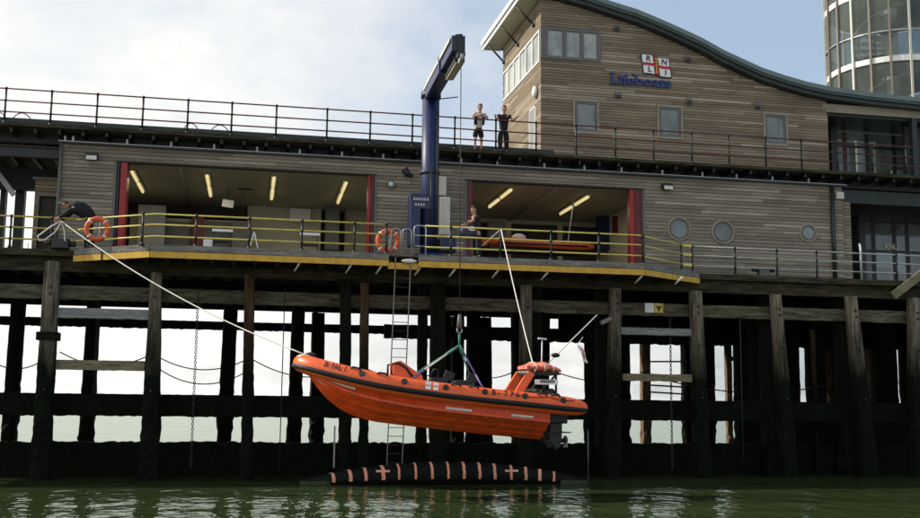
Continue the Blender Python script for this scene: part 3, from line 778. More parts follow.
# side wall (x = UX0) with window strip
SB = 11.0
m_ = MB()
m_.box(UX0, UX0 + .2, UY + .2, SB, UZ, 16.9); m_.box(UX0, UX0 + .2, UY + .2, SB, 18.3, 19.6)
m_.box(UX0, UX0 + .2, SB - .15, SB, 16.9, 18.3)
m_.build('side_wall', 'clad_up', ub)
m_ = MB(); m_.box(UX0, UX1, SB, SB + .2, UZ, 16.0); m_.build('rear_wall', 'clad_up', ub)
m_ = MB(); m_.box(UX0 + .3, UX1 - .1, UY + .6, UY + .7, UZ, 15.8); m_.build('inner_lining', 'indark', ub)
m_ = MB(); m_.box(UX0 + .5, 16, UY + 2, UY + 2.1, 16.6, 18.9); m_.build('inner_lining', 'inwall', ub)
# strip window side
w = MB(); w.box(UX0 - .03, UX0 + .1, UY + .2, SB - .15, 16.9, 16.98); w.box(UX0 - .03, UX0 + .1, UY + .2, SB - .15, 18.22, 18.3)
k = UY + .2
while k < SB: w.box(UX0 - .03, UX0 + .1, k, k + .09, 16.98, 18.22); k += 1.05
w = w.build('strip_window', 'white', ub)
B(UX0 + .02, UX0 + .05, UY + .2, SB - .15, 16.98, 18.22).build('pane', 'paleglass', w)
t = MB(); t.box(UX0 - .02, UX0 + .05, 5.3, 5.36, 13.3, 15.2); t.box(UX0 - .02, UX0 + .05, 6.2, 6.26, 13.3, 15.2); t.box(UX0 - .02, UX0 + .05, 5.3, 6.26, 15.14, 15.2)
t = t.build('side_window', 'white', ub); B(UX0 - .015, UX0 - .005, 5.36, 6.2, 13.3, 15.14).build('pane', 'glass', t)
# front strip window
x0, x1, z0, z1 = band
w = MB(); w.box(UX0 - .02, x1, UY - .05, UY + .08, z0 - .06, z0 + .07); w.box(UX0 - .02, x1, UY - .05, UY + .08, z1 - .07, z1 + .05)
for X in (UX0 - .02, 12.14, 12.95, 13.70, x1 - .15): w.box(X, X + .15, UY - .06, UY + .07, z0 + .07, z1 - .07)
w = w.build('corner_window', 'frame', ub)
B(x0, x1 - .02, UY + .02, UY + .05, z0 + .07, z1 - .07).build('pane', 'paleglass', w)
for (x0, x1, z0, z1) in wins:
    w = MB(); w.box(x0 - .045, x0 + .03, UY - .05, UY + .05, z0 - .07, z1 + .07); w.box(x1 - .03, x1 + .045, UY - .05, UY + .05, z0 - .07, z1 + .07)
    w.box(x0 + .03, x1 - .03, UY - .05, UY + .05, z1 - .03, z1 + .07); w.box(x0 + .03, x1 - .03, UY - .05, UY + .05, z0 - .07, z0 + .03)
    w = w.build('window', 'sur', ub)
    f = MB(); f.box(x0 + .03, x0 + .13, UY - .02, UY + .06, z0 + .03, z1 - .03); f.box(x1 - .13, x1 - .03, UY - .02, UY + .06, z0 + .03, z1 - .03)
    f.box(x0 + .13, x1 - .13, UY - .02, UY + .06, z1 - .13, z1 - .03); f.box(x0 + .13, x1 - .13, UY - .02, UY + .06, z0 + .03, z0 + .13)
    f.build('frame', 'frame', w); B(x0 + .13, x1 - .13, UY + .02, UY + .05, z0 + .13, z1 - .13).build('pane', 'glass', w)
# roof: curved shell, lower dark trim, upper lighter
def shell(off0, off1, y0, y1, xs_=None):
    mb = MB(); r1 = [(x, z + off0) for x, z in roofL]; r2 = [(x, z + off1) for x, z in roofL]
    for (a, b), (c, d) in zip(zip(r1[:-1], r1[1:]), zip(r2[:-1], r2[1:])):
        mb.prism([a, b, d, c], 'y', y0, y1 if a[0] < 24.9 else min(y1, 8.6))
    return mb
shell(.0, .16, 4.12, 11.6).build('roof_soffit', 'roofd', ub)
shell(.163, .48, 3.98, 11.7).build('roof', 'roof', ub)
shell(.20, .28, 3.95, 3.978).build('roof_trim', 'roofd', ub)
# left overhang: pale soffit and stepped white fascia
B(11.2, 11.98, 3.9, 11.6, 19.60, 19.66).build('soffit', 'soffit', ub)
B(11.14, 11.2, 3.9, 11.7, 19.60, 19.78).build('fascia', 'white', ub); B(11.06, 11.12, 3.9, 11.7, 19.80, 20.02).build('fascia', 'white', ub)
for y in (5.6, 8.2, 10.8):
    MB().tube([(11.22, y, 19.58), (UX0 - .02, y - .1, 18.75)], .045, 8).build('roof_strut', 'black', ub)
    MB().sphere((UX0 - .04, y - .1, 18.75), .09).build('strut_joint', 'black', ub)
# porch on the right
B(25.0, 32, UY, UY + .2, 15.55, 15.92).build('porch_fascia', 'sur', ub)
B(24.9, 32, UY + .2, 8.5, 15.45, 15.6).build('porch_ceiling', 'roofd', ub)
B(25.0, 25.15, UY + .2, 7.0, UZ, 15.45).build('porch_side_wall', 'clad_up', ub)
B(29.15, 29.4, UY, UY + .25, UZ, 15.55).build('porch_post', 'dgreen', ub)
B(29.45, 32, UY + 1, UY + 1.2, UZ, 15.45).build('porch_side_wall', 'indark', ub)
B(26.3, 26.6, 6.4, 6.7, UZ, 15.45).build('porch_post', 'black', ub)
py = 7.0
xs = [25.2, 26.5, 27.35, 28.5, 29.9, 31.5]
for i, (a, b) in enumerate(zip(xs[:-1], xs[1:])):
    f = MB(); f.box(a, a + .09, py, py + .1, UZ, 15.4); f.box(b - .09, b, py, py + .1, UZ, 15.4); f.box(a + .09, b - .09, py, py + .1, 14.7, 14.8); f.box(a + .09, b - .09, py, py + .1, UZ, UZ + .12)
    f = f.build('porch_glazing', 'redd' if i == 1 else 'black', ub)
    B(a + .09, b - .09, py + .03, py + .06, UZ + .12, 15.4).build('pane', 'clearglass', f)
B(27.3, 28.2, 7.5, 7.6, UZ + .9, 15.1).build('glazing_tone_panel', 'inwall', ub)  # pale panels added for bright reflections behind the glass, dark ones block sky
B(27.6, 28.0, 7.4, 7.45, UZ + .2, 13.9).build('glazing_tone_panel', 'white', ub)
B(26.75, 27.1, 9.5, 9.6, UZ, 15.4).build('glazing_tone_panel', 'indark', ub)
B(25.3, 26.2, 7.5, 7.6, UZ, 13.4).build('glazing_tone_panel', 'offwhite', ub)
B(25.3, 26.7, 8.2, 8.3, 13.6, 15.4).build('glazing_tone_panel', 'indark', ub)
B(28.6, 29.1, 7.6, 7.7, UZ, 14.9).build('glazing_tone_panel', 'inwall', ub)
# vents and lamp on upper wall
for u, v, lab in ((616,28,'small dark square vent high on the wall left of the flag emblem'), (687,59,'small dark square vent right of the flag emblem under the roof edge'), (617.5,95,'small dark vent below the blue lettering, left one'), (688.5,101,'small dark vent between the middle window and the flag emblem'), (757,106,'small dark vent above the rightmost upper window')):
    c = at(u, v, UY); t = thing('wall_vent', lab, 'vent', (c.x, UY, c.z))
    MB().prism([(UY - .14, c.z - .12), (UY - .003, c.z - .12), (UY - .003, c.z + .12), (UY - .06, c.z + .12)], 'x', c.x - .12, c.x + .12).build('hood', 'frame', t)
    B(c.x - .09, c.x + .09, UY - .15, UY - .142, c.z - .10, c.z - .02).build('slot', 'black', t)
c = at(533.5, 95, 5.6); t = thing('bulkhead_lamp', 'round white bulkhead lamp on the sunlit side wall of the upper building', 'lamp', (UX0, 5.6, c.z))
MB().sphere((UX0 - .1, 5.1, c.z), .2, (.6, 1, 1.2)).build('globe', 'white', t); B(UX0 - .04, UX0 - .003, 4.9, 5.3, c.z - .26, c.z + .26).build('backplate', 'frame', t, bevel=.01)

# lettering sign
lt = thing('lifeboats_lettering', 'blue raised letters spelling Lifeboats on the brown cladding', 'lettering', (15, UY - .05, 16.1))
tx = text_mesh('letters', 'Lifeboats', .60, 'blue2', lt, (15.0, UY - .06, 16.10), extrude=.04, offset=.010, squash=1.06)
bw = max((tx.matrix_basis @ v.co).x for v in tx.data.vertices)
sc = (17.72 - 15.0) / max(bw, .1)
for v in tx.data.vertices: v.co.x *= sc
# slab serifs at the feet / heads of the upright letters
m_ = MB()
fl = 16.10
for x_, w_, z_ in ((.07, .20, 0), (.07, .20, .43), (.42, .18, 0), (.38, .10, .29), (.63, .16, 0), (.90 + .12, .1, .43), (2.2, .15, 0)):
    m_.box(15.0 + x_ - w_ / 2 + .03, 15.0 + x_ + w_ / 2 + .03, UY - .105, UY - .02, fl + z_ - .01, fl + z_ + .04)
m_.build('serifs', 'blue2', lt)
fx0, fx1, fz0, fz1 = 16.42, 17.62, 16.62, 17.42
fg = thing('flag_emblem', 'flying flag emblem with red cross and letters R N L I above the blue lettering', 'emblem', (17, UY - .05, fz0))
def fp(s_, t_, y=UY - .06):   # skewed, waving flag
    return (fx0 + (fx1 - fx0) * s_ + .10 * (1 - t_) + .0, y, fz0 + (fz1 - fz0) * t_ - .10 * (s_ - .5) + .03 * math.sin(s_ * 6.3))
def flagpatch(name, mat, s0, s1, t0, t1, y):
    mb = MB(); n = 6
    fr = [[fp(s0 + (s1 - s0) * i / n, t0, y), fp(s0 + (s1 - s0) * i / n, t1, y), fp(s0 + (s1 - s0) * i / n, t1, UY - .02), fp(s0 + (s1 - s0) * i / n, t0, UY - .02)] for i in range(n + 1)]
    mb.grid(fr, False, True); mb.quad(fr[0]); mb.quad(fr[-1]); return mb.build(name, mat, fg)
flagpatch('blue_border', 'blue', -.03, 1.03, -.05, 1.05, UY - .05)
for s0, s1, t0, t1, ch in ((.0, .40, .58, 1.0, 'R'), (.60, 1, .58, 1.0, 'N'), (0, .40, 0, .42, 'L'), (.60, 1, 0, .42, 'I')):
    q_ = flagpatch('white_quarter', 'white', s0, s1, t0, t1, UY - .06)
    p = fp((s0 + s1) / 2, t0 + .04); text_mesh('initial', ch, .34, 'black', fg, (p[0], UY - .075, p[2] + .03), extrude=.005, offset=.006, align='CENTER', ry=3)
flagpatch('red_cross', 'flagred', 0, 1, .44, .56, UY - .064); flagpatch('red_cross', 'flagred', .445, .555, 0, 1, UY - .067)
m_ = MB(); p = fp(.5, .5)
m_.bar((p[0], UY - .08, p[2] - .34), (p[0], UY - .08, p[2] + .25), .055, .02); m_.bar((p[0] - .13, UY - .081, p[2] + .12), (p[0] + .13, UY - .081, p[2] + .12), .05, .02)
m_.tube([(p[0] + .1 * math.cos(a), UY - .08, p[2] - .24 + .1 * math.sin(a)) for a in [math.pi + k * math.pi / 6 for k in range(7)]], .022, 5)
m_.sphere((p[0], UY - .08, p[2] + .29), .06, (1.2, .3, .8))
m_.build('crowned_anchor', 'gold', fg)

# ------------------------------------------------------------------ glass stair tower
TX, TY, TR = 34.75, 14.0, 3.45
tw = thing('glass_stair_tower', 'round glass stair tower with white bands rising behind the curved roof', 'tower', (TX, TY, UZ))
N = 22
def ring(z0, z1, r0, r1, mat, nm, n=44):
    mb = MB()
    rows = [[(TX + r * math.cos(2 * math.pi * j / n), TY + r * math.sin(2 * math.pi * j / n), z) for j in range(n)] for r, z in ((r0, z0), (r1, z0), (r1, z1), (r0, z1), (r0, z0))]
    mb.grid(rows, False, True); return mb.build(nm, mat, tw)
for i in range(N):
    a = 2 * math.pi * (i + .35) / N; a2 = 2 * math.pi * (i + 1.35) / N
    p = Vector((TX + TR * math.cos(a), TY + TR * math.sin(a), 0)); q = Vector((TX + TR * math.cos(a2), TY + TR * math.sin(a2), 0))
    MB().bar(p + Vector((0, 0, UZ)), p + Vector((0, 0, 28)), .10, .14, (math.cos(a), math.sin(a), 0)).build('mullion', 'mull' if i % 3 else 'offwhite', tw)
    n_ = Vector((math.cos((a + a2) / 2), math.sin((a + a2) / 2), 0)) * .04
    for z0, z1 in ((16.4, 20.48), (20.96, 24.28), (24.76, 28)):
        mb = MB(); mb.quad([p - n_ + Vector((0, 0, z0)), q - n_ + Vector((0, 0, z0)), q - n_ + Vector((0, 0, z1)), p - n_ + Vector((0, 0, z1))]); mb.build('glass_pane', 'towerglass', tw)
for z in (20.58, 24.36): ring(z, z + .30, TR - .25, TR - .03, 'white', 'white_band')
for z in (22.2, 18.3, 26.0): ring(z, z + .07, TR - .1, TR + .03, 'galv', 'transom')
ring(20.6, 20.7, .6, TR - .26, 'soffit', 'landing'); ring(24.4, 24.5, .6, TR - .26, 'soffit', 'landing')
ring(12.3, 28, .28, .34, 'white', 'core_column', 16)
m_ = MB()
pp = [(TX + 1.9 * math.cos(k * .35), TY + 1.9 * math.sin(k * .35), 16.5 + k * .22) for k in range(50)]
for a, b in zip(pp[:-1], pp[1:]):
    m_.bar(a, (TX + .3 * math.cos(math.atan2(a[1] - TY, a[0] - TX)), TY + .3 * math.sin(math.atan2(a[1] - TY, a[0] - TX)), a[2]), .55, .05)
m_.build('stair_treads', 'frame', tw)
MB().tube([(x, y, z + 1) for x, y, z in pp], .05, 6).build('stair_handrail', 'white', tw)
ring(14.9, 16.4, TR - .5, TR - .2, 'indark', 'base_wall')

# ------------------------------------------------------------------ lower right entrance (glazed)
en = thing('glazed_entrance', 'dark glazed entrance hall beside the right corner of the boathouse', 'entrance', (28, 4, DZ))
B(24.5, 46, 2.9, 3.15, 11.2, 11.75).build('front_beam', 'dgreen', en)
B(24.5, 46, 3.2, 15, 11.45, 11.6).build('ceiling', 'indark', en)
B(24.42, 24.9, FY + .3, FY + .5, DZ, 11.2).build('timber_pier', 'clad', en)
B(ax(862, 6), ax(868, 6), 6, 6.3, DZ, 11.45).build('column', 'dgreen', en)
gy = 6.5
xs = [ax(u, gy) for u in (846, 856, 876, 897, 910, 935, 960)]
for i, (a, b) in enumerate(zip(xs[:-1], xs[1:])):
    f = MB(); f.box(a, a + .1, gy, gy + .12, DZ, 11.4); f.box(b - .08, b, gy, gy + .12, DZ, 11.4); f.box(a + .1, b - .08, gy, gy + .12, 9.75, 9.85); f.box(a + .1, b - .08, gy, gy + .12, 11.1, 11.2)
    f = f.build('door_frame', 'black', en)
    B(a + .1, b - .08, gy + .03, gy + .06, DZ + .05, 11.1).build('pane', 'entryglass' if i > 1 else 'clearglass', f)
for u0, u1, z0, z1, mt in ((878, 896, 9.9, 10.9, 'offwhite'), (899, 909, 9.9, 11, 'offwhite'), (880, 893, 7.9, 9.2, 'white'), (900, 908, 7.9, 9.0, 'white'), (874, 878, 7.9, 9.3, 'white'), (856, 874, 7.7, 11.2, 'indark')):
    B(ax(u0, 7.5), ax(u1, 7.5), 7.5, 7.6, z0, z1).build('glazing_tone_panel', mt, en)  # pale panels added to imitate bright reflections in the entrance glass
B(24.9, ax(850, 9), 9, 9.1, DZ, 9.9).build('glazing_tone_panel', 'greybox', en)
B(ax(912, 7), ax(915, 7), 6.9, 7.1, DZ, 11.2).build('red_post', 'red', en)
B(ax(916, 7), 44, 6.8, 7.2, DZ, 11.3).build('rear_wall', 'indark', en)
text_mesh('door_logo', 'RNLI', .34, 'strip', en, (ax(886.5, gy), gy - .02, at(887, 249, gy).z), extrude=.003, offset=.004)

# ------------------------------------------------------------------ railings
def railing(label, pts, rails, posts, mats, parent_loc, post_r=.035, rail_r=.028, group=None, base=True, name='railing', postmat='black', zb=DZ):
    """pts: polyline xy; rails: heights above zb; posts list of xy"""
    t = thing(name, label, 'railing', parent_loc, group)
    for i, h_ in enumerate(rails):
        MB().tube([(x, y, zb + h_) for x, y in pts], rail_r, 8).build('rail', mats, t)
    for x, y in posts:
        m_ = MB(); m_.tube([(x, y, zb - .02), (x, y, zb + rails[0] + .02)], post_r, 8)
        for h_ in rails: m_.sphere((x, y, zb + h_), post_r * 1.65, n=8)
        if base: m_.tube([(x, y, zb - .02), (x, y, zb + .09)], [post_r * 2.3, post_r * 1.5], 8)
        m_.build('post', postmat, t)
    return t
RH = (1.07, .70, .32)
# left section on main deck
railing('lower deck railing with yellow rails at far left in front of the cabin', [(-16, 0.05), (ax(78, 0.05), .05)], RH, [(ax(u, .05), .05) for u in (-35, 6, 47.5)], 'yrail', (-8, .05, DZ))
# platform section left of ladder
P = [(PX0 + .05, -.1), (PX1 + .1, -1.9), (ax(385, -1.9), -1.9)]
def pl(u, Y=-1.9): return (ax(u, Y), Y)
railing('yellow railing with black posts along the platform in front of the left bay', P, (1.02, .68, .30), [(PX0 + .35, -.32), pl(139), pl(193), pl(247), pl(300), pl(353), pl(385)], 'yrail', (0, -1.9, DZ))
# right of ladder: starts with galvanised
P2 = [pl(424), pl(500), pl(640), (ax(683, -.15), -.15)]
railing('yellow railing with black posts along the platform in front of the right bay and crewman', P2, (1.02, .68, .30), [pl(450), pl(500), pl(551), pl(599), (ax(644, -1.9), -1.9), (ax(682, -.15), -.15)], 'yrail', (9, -1.9, DZ))
t = railing('galvanised railing running to the right from the platform end past the round windows', [(ax(691, .05), .05), (ax(778, .05), .05), (46, .05)], (1.02, .68, .30), [(ax(u, .05), .05) for u in (693, 736, 778, 818, 898, 935)], 'wrail', (24, .05, DZ))
g = thing('gate', 'small yellow hinged gate section joining the platform rail to the galvanised rail', 'gate', (ax(687, 0), 0, DZ))
for h_ in (1.02, .68, .30): MB().bar((ax(683, -.1), -.1, DZ + h_), (ax(692, -.02), -.02, DZ + h_), .09, .10).build('hinge_plate', 'yrail', g)
t = MB(); X = ax(861, .0); t.tube([(X, -.1, DZ - .05), (X, -.1, DZ + 1.25), (X + .03, 0, DZ + 1.38)], .045, 8); tag(t.build('grab_post', 'wrail'), 'tall pale grab post standing above the galvanised rail below the alarm box', 'post')
# ladder head rails (galvanised hoops)
lh = thing('ladder_grab_rails', 'galvanised hooped grab rails at the top of the ladder beside the lifebuoy', 'grab rail', (ax(405, -1.9), -1.9, DZ))
def hoop(u0, u1, Y, z0, z1, nm='hoop'):
    a, b = ax(u0, Y), ax(u1, Y); r_ = min(.12, (b - a) / 3)
    MB().tube([(a, Y, z0), (a, Y, z1 - r_), (a + r_ * .3, Y, z1 - r_ * .3), (a + r_, Y, z1), (b - r_, Y, z1), (b - r_ * .3, Y, z1 - r_ * .3), (b, Y, z1 - r_), (b, Y, z0)], .025, 8).build(nm, 'galv', lh)
hoop(390, 399.5, -1.95, DZ - .05, DZ + .88); hoop(401.5, 410.5, -1.95, DZ - .05, DZ + .88); hoop(413, 425, -1.9, DZ - .05, DZ + 1.02)
MB().tube([pl(413) + (DZ + .68,), pl(425) + (DZ + .68,)], .022, 8).build('hoop_bar', 'galv', lh); MB().tube([pl(413) + (DZ + .32,), pl(425) + (DZ + .32,)], .022, 8).build('hoop_bar', 'galv', lh)
# ladder
ld = thing('ladder', 'long steel ladder hanging from the platform down to the water behind the boat', 'ladder', (ax(402, -1.5), -1.5, 1))
X0, X1 = ax(394.3, -1.9), ax(409.6, -1.9)
for X in (X0, X1): MB().bar((X, -2.02, 7.5), (X - .03, -1.0, .2), .035, .03).build('stile', 'mull', ld)
z = 7.1; k = 0
while z > .6:
    tt = (7.5 - z) / 7.3
    y = -2.02 + 1.02 * tt; MB().tube([(X0, y, z), (X1, y, z)], .014, 6).build('rung', 'black', ld); z -= .29
# upper railing
uposts = [5, 51, 97, 143, 188, 232, 276.6, 327.4, 370.6, 412.7, 455, 496, 536, 576, 615, 653, 691, 728, 764.6, 800, 836, 870, 904, 938]
railing('long dark red promenade railing with black posts running the whole length above the boathouse', [(-20, 1.98), (10, 1.98), (48, 1.98)], (1.25, .82, .42), [(ax(u, 1.98, 110), 1.98) for u in [-42] + uposts], 'redrail', (10, 1.98, UZ), post_r=.036, rail_r=.027, zb=UZ - .02)
# hoops on promenade (bench ends / lifebelt hoops)
for i, (u0, u1, lab) in enumerate(((-14, 8, 'low dark arched bench back at the extreme left of the promenade'), (11, 33, 'low dark arched bench back just right of the first promenade rail post'), (183, 200, 'low dark arched bench back near the fifth promenade rail post'), (210, 231, 'low dark arched bench back left of the sixth promenade rail post'))):
    a, b = ax(u0, 2.7, 115), ax(u1, 2.7, 115); t = thing('promenade_bench', lab, 'bench', ((a + b) / 2, 2.7, UZ), 'arched benches on the promenade')
    MB().tube([(a + (b - a) * k / 10, 2.7, UZ + .2 + .36 * math.sin(math.pi * k / 10) ** .7) for k in range(11)], .02, 6).build('back', 'black', t)
    B(a, b, 2.5, 2.9, UZ + .2, UZ + .24).build('seat', 'black', t)
    for s_ in (.15, .5, .85):
        X = a + (b - a) * s_; MB().box(X - .03, X + .03, 2.6, 2.8, UZ, UZ + .2).build('leg', 'black', t)
# lifebuoys
def lifebuoy(u, v, Y, lab, r_=.34):
    c = at(u, v, Y); t = thing('lifebuoy', lab, 'lifebuoy', (c.x, Y, c.z - r_))
    MB().tube([(c.x + r_ * math.cos(k / 24 * 6.2832), Y, c.z + r_ * math.sin(k / 24 * 6.2832)) for k in range(24)], .085, 10, closed=True).build('ring', 'buoy', t)
    for k in range(4):
        a = .785 + k * 1.571
        P = [(c.x + (r_) * math.cos(a + d), Y, c.z + r_ * math.sin(a + d)) for d in (-.09, .09)]
        MB().tube(P, .092, 10).build('white_band', 'strip', t)
    MB().tube([(c.x - .04, Y, c.z - .3), (c.x - .04, Y, c.z + .3)], .02, 6).build('bracket', 'galv', t)
    MB().tube([(c.x + .06, Y, c.z - .3), (c.x + .06, Y, c.z + .3)], .015, 6).build('line', 'rope', t)
lifebuoy(97.5, 229, -.75, 'orange lifebuoy on the left end of the yellow railing beside the bending man')
lifebuoy(388, 241, -1.75, 'orange lifebuoy at the ladder head left of the crane')
# control box on left rail
c = at(59, 244, -.2); t = thing('winch_box', 'black winch box on the deck edge under the man hauling rope', 'winch', (c.x, -.2, DZ)); 
B(c.x - .22, c.x + .32, -.35, .0, DZ, DZ + .34).build('body', 'black', t, bevel=.03); MB().tube([(c.x + .32, -.18, DZ + .17), (c.x + .52, -.18, DZ + .17)], .09, 10).build('drum', 'black', t)
MB().tube([(c.x - .45, -.18, DZ + .2), (c.x - .22, -.18, DZ + .17)], .05, 8).build('handle', 'black', t)
c = at(765, 271, .3); t = thing('mooring_winch', 'small dark winch on the deck edge between the middle and small round windows', 'winch', (c.x, .4, DZ))
B(c.x - .2, c.x + .2, .3, .6, DZ, DZ + .38).build('body', 'frame', t, bevel=.03); MB().tube([(c.x - .45, .45, DZ + .28), (c.x + .45, .45, DZ + .28)], .08, 10).build('drum', 'black', t)
t = tag(MB().sphere(at(409, 261, -2.05), .09, (3.0, 1, .8)).build('fender_bag', 'white'), 'white rolled bag lying on the platform edge at the ladder head', 'bag')

# ------------------------------------------------------------------ crane
cy = .3
CX = ax(429.5, cy, 200); CR = .315
cr = thing('davit_crane', 'tall navy blue davit crane with jib reaching out over the orange boat', 'crane', (CX, cy, DZ))
cz = at(429, 97, cy).z
MB().tube([(CX, cy, DZ), (CX, cy, cz)], CR, 28).build('column', 'blue', cr)
MB().tube([(CX, cy, DZ), (CX, cy, DZ + .35)], [.62, .5], 28).build('base_flange', 'blue', cr)
zc = at(429, 173, cy).z; MB().tube([(CX, cy, zc - .06), (CX, cy, zc + .06)], CR + .04, 28).build('clamp_ring', 'dgreen', cr)
MB().tube([(CX + .2, cy - CR - .02, DZ + .2), (CX + .2, cy - CR - .02, cz - .6)], .035, 8).build('hydraulic_pipe', 'black', cr)
MB().tube([(CX - .02, cy - CR - .05, DZ + 1.2), (CX - .02, cy - CR - .05, zc)], .02, 6).build('conduit', 'black', cr)
hz = cz + .05
x0, x1, z0, z1 = on(410.5, 193, 420, 246, cy - .3)
t = B(x0, x1, cy - .35, cy + .3, z0, z1).build('power_pack', 'blue', cr, bevel=.03)
for vv in (199, 203.5):
    p = at(411.5, vv, cy - .36)
text_mesh('power_pack_lettering', 'CRANE', .17, 'strip', t, (x0 + .02, cy - .37, z1 - .30), extrude=.003) if False else None
for row, (n, zz) in enumerate(((6, z1 - .22), (4, z1 - .42))):
    for k in range(n): B(x0 + .10 + k * .095 + row * .05, x0 + .165 + k * .095 + row * .05, cy - CR - .09, cy - CR - .06, zz - .05, zz + .05).build('marking', 'galv', cr)
B(x0 + .06, x0 + .75, cy - CR - .055, cy - CR - .03, z1 - .55, z1 - .10).build('backing_plate', 'blue', cr)
B(CX + .34, CX + .95, cy - .3, cy + .3, DZ + .45, DZ + .95).build('valve_block', 'blue', cr, bevel=.04)
# jib: box girder from head to tip
J0 = Vector((CX, cy + .3, hz)); tip = at(456.5, 50, -6.6); J1 = Vector((tip.x, -6.9, tip.z))
MB().tube([(CX, cy, hz - .1), (CX, cy, hz + .12)], CR + .05, 28).build('slew_head', 'blue', cr)
d = (J1 - J0).normalized()
def jibbox(a, b, w, h0, h1, mat, nm, dz=0):
    mb = MB(); side = d.cross(Vector((0, 0, 1))).normalized(); upv = Vector((0, 0, 1))
    rows = []
    for t_, hh in ((a, h0), (b, h1)):
        c_ = J0 + (J1 - J0) * t_ + upv * dz
        rows.append([c_ - side * w / 2 - upv * hh / 2, c_ + side * w / 2 - upv * hh / 2, c_ + side * w / 2 + upv * hh / 2, c_ - side * w / 2 + upv * hh / 2])
    mb.grid(rows, False, True); mb.quad(rows[0]); mb.quad(rows[1]); return mb.build(nm, mat, cr, bevel=.015)
jibbox(0, .62, .46, .52, .50, 'blue', 'jib_inner', .12)
jibbox(.621, 1.0, .40, .46, .46, 'blue', 'jib_outer', .12)
jibbox(.60, .64, .50, .56, .56, 'blue', 'jib_collar', .12)
jibbox(.05, .97, .10, .04, .04, 'black', 'jib_cable_tray', .39)
# pale strips standing in for sunlight on the left face of the jib
side = d.cross(Vector((0, 0, 1))).normalized()
for a, b in ((.03, .60), (.65, .97)):
    p = J0 + (J1 - J0) * a + side * .245 + Vector((0, 0, .28)); q = J0 + (J1 - J0) * b + side * .245 + Vector((0, 0, .28))
    MB().bar(p, q, .02, .13).build('highlight_strip', 'offwhite', cr)
# tray under jib (winch + ram)
p = J0 + (J1 - J0) * .62 + Vector((.12, 0, -.22)); q = J0 + (J1 - J0) * .93 + Vector((.12, 0, -.22))
MB().bar(p, q, .30, .2).build('winch_housing', 'black', cr); MB().bar(p + Vector((.0, 0, -.13)), q + Vector((.0, 0, -.13)), .24, .04).build('winch_cover', 'offwhite', cr)
# head sheave
hs = at(461, 60, -6.8)
MB().bar((hs.x - .1, -6.8, hs.z + .75), (hs.x, -6.8, hs.z + .1), .22, .3).build('sheave_bracket', 'black', cr)
MB().tube([(hs.x - .06, -6.8, hs.z + .08), (hs.x + .06, -6.8, hs.z + .08)], .17, 16).build('sheave', 'galv', cr)
MB().tube([(CX + .3, cy - .2, hz - .15), (CX + .9, cy - .5, hz - .12)], .02, 6).build('sensor_rod', 'black', cr)
hk = at(459.5, 330, -6.8)
MB().tube([(hs.x, -6.8, hs.z), (hk.x, -6.8, hk.z + .45)], .014, 6).build('hoist_cable', 'roped', cr)
MB().tube([(hk.x, -6.8, hk.z + .45), (hk.x, -6.8, hk.z + .05)], [.05, .09], 10).build('hook_weight', 'pile_tan' if False else 'frame', cr)
MB().tube([(hk.x + .07 * math.sin(k), -6.8, hk.z - .02 - .07 * math.cos(k)) for k in [i * .5 for i in range(-5, 6)]], .025, 6).build('hook', 'galv', cr)

# ------------------------------------------------------------------ the orange lifeboat
BY = -6.8
stern = at(586, 407, BY - 1.1)
L = 8.42
boat = thing('rigid_inflatable_lifeboat', 'orange rigid inflatable lifeboat B-776 hanging from the crane on slings', 'lifeboat', (stern.x, BY, stern.z))
SL = .083
def bp(s_, y, z):      # boat coords: s forward from stern (-X), y lateral (+ towards the pier), z up
    return Vector((stern.x - s_ * .98, BY + y, stern.z + z + s_ * SL))
TRr = .265
def tube_axis(side):
    P = []
    ctrl = [(-.02, 1.10, -.04, .10), (.05, 1.10, -.04, .165), (.22, 1.10, -.035, .225), (.65, 1.10, -.03, .262), (1.5, 1.10, -.02, TRr), (2.8, 1.11, -.02, TRr), (4.2, 1.11, .0, TRr), (5.2, 1.08, .04, TRr), (6.0, .98, .10, TRr),
            (6.7, .80, .19, TRr), (7.3, .58, .29, .26), (7.75, .36, .38, .255), (8.02, .15, .44, .25), (8.08, 0, .455, .25)]
    for s_, y, z, r_ in ctrl: P.append((bp(s_, y * side, z), r_, s_, y * side, z))
    return P
near, far = tube_axis(-1), tube_axis(1)
path = near + far[:-1][::-1]
MB().tube([p[0] for p in path], [p[1] for p in path], 20).build('sponson_tube', 'orange', boat)
# rubbing strake: bands on outside of tube
def strake(z_off, w, mat, nm, s_min=-.05, out=.03):
    mb = MB(); rows = []
    n = len(path)
    for i, (p, r_, s_, y, z) in enumerate(path):
        dd = (path[min(i + 1, n - 1)][0] - path[max(i - 1, 0)][0]).normalized()
        o = dd.cross(Vector((0, 0, 1))).normalized()
        if (p + o - bp(3, 0, 0)).length < (p - o - bp(3, 0, 0)).length: o = -o
        prof = []
        for a in (z_off - w, z_off - w / 2, z_off, z_off + w / 2, z_off + w):
            a = max(-1.4, min(1.4, a / .265))
            prof.append(p + (o * math.cos(a) + Vector((0, 0, 1)) * math.sin(a)) * (r_ + out))
        a = (z_off + w) / .265; prof.append(p + (o * math.cos(a) + Vector((0, 0, 1)) * math.sin(a)) * (r_ - .03))
        a = (z_off - w) / .265; prof.insert(0, p + (o * math.cos(a) + Vector((0, 0, 1)) * math.sin(a)) * (r_ - .03))
        rows.append(prof)
    mb.grid(rows, True); mb.quad(rows[0]); mb.quad(rows[-1]); return mb.build(nm, mat, boat)
strake(-.08, .068, 'rubber', 'rubbing_strake')
strake(-.075, .022, 'rubber', 'strake_ridge', out=.05)
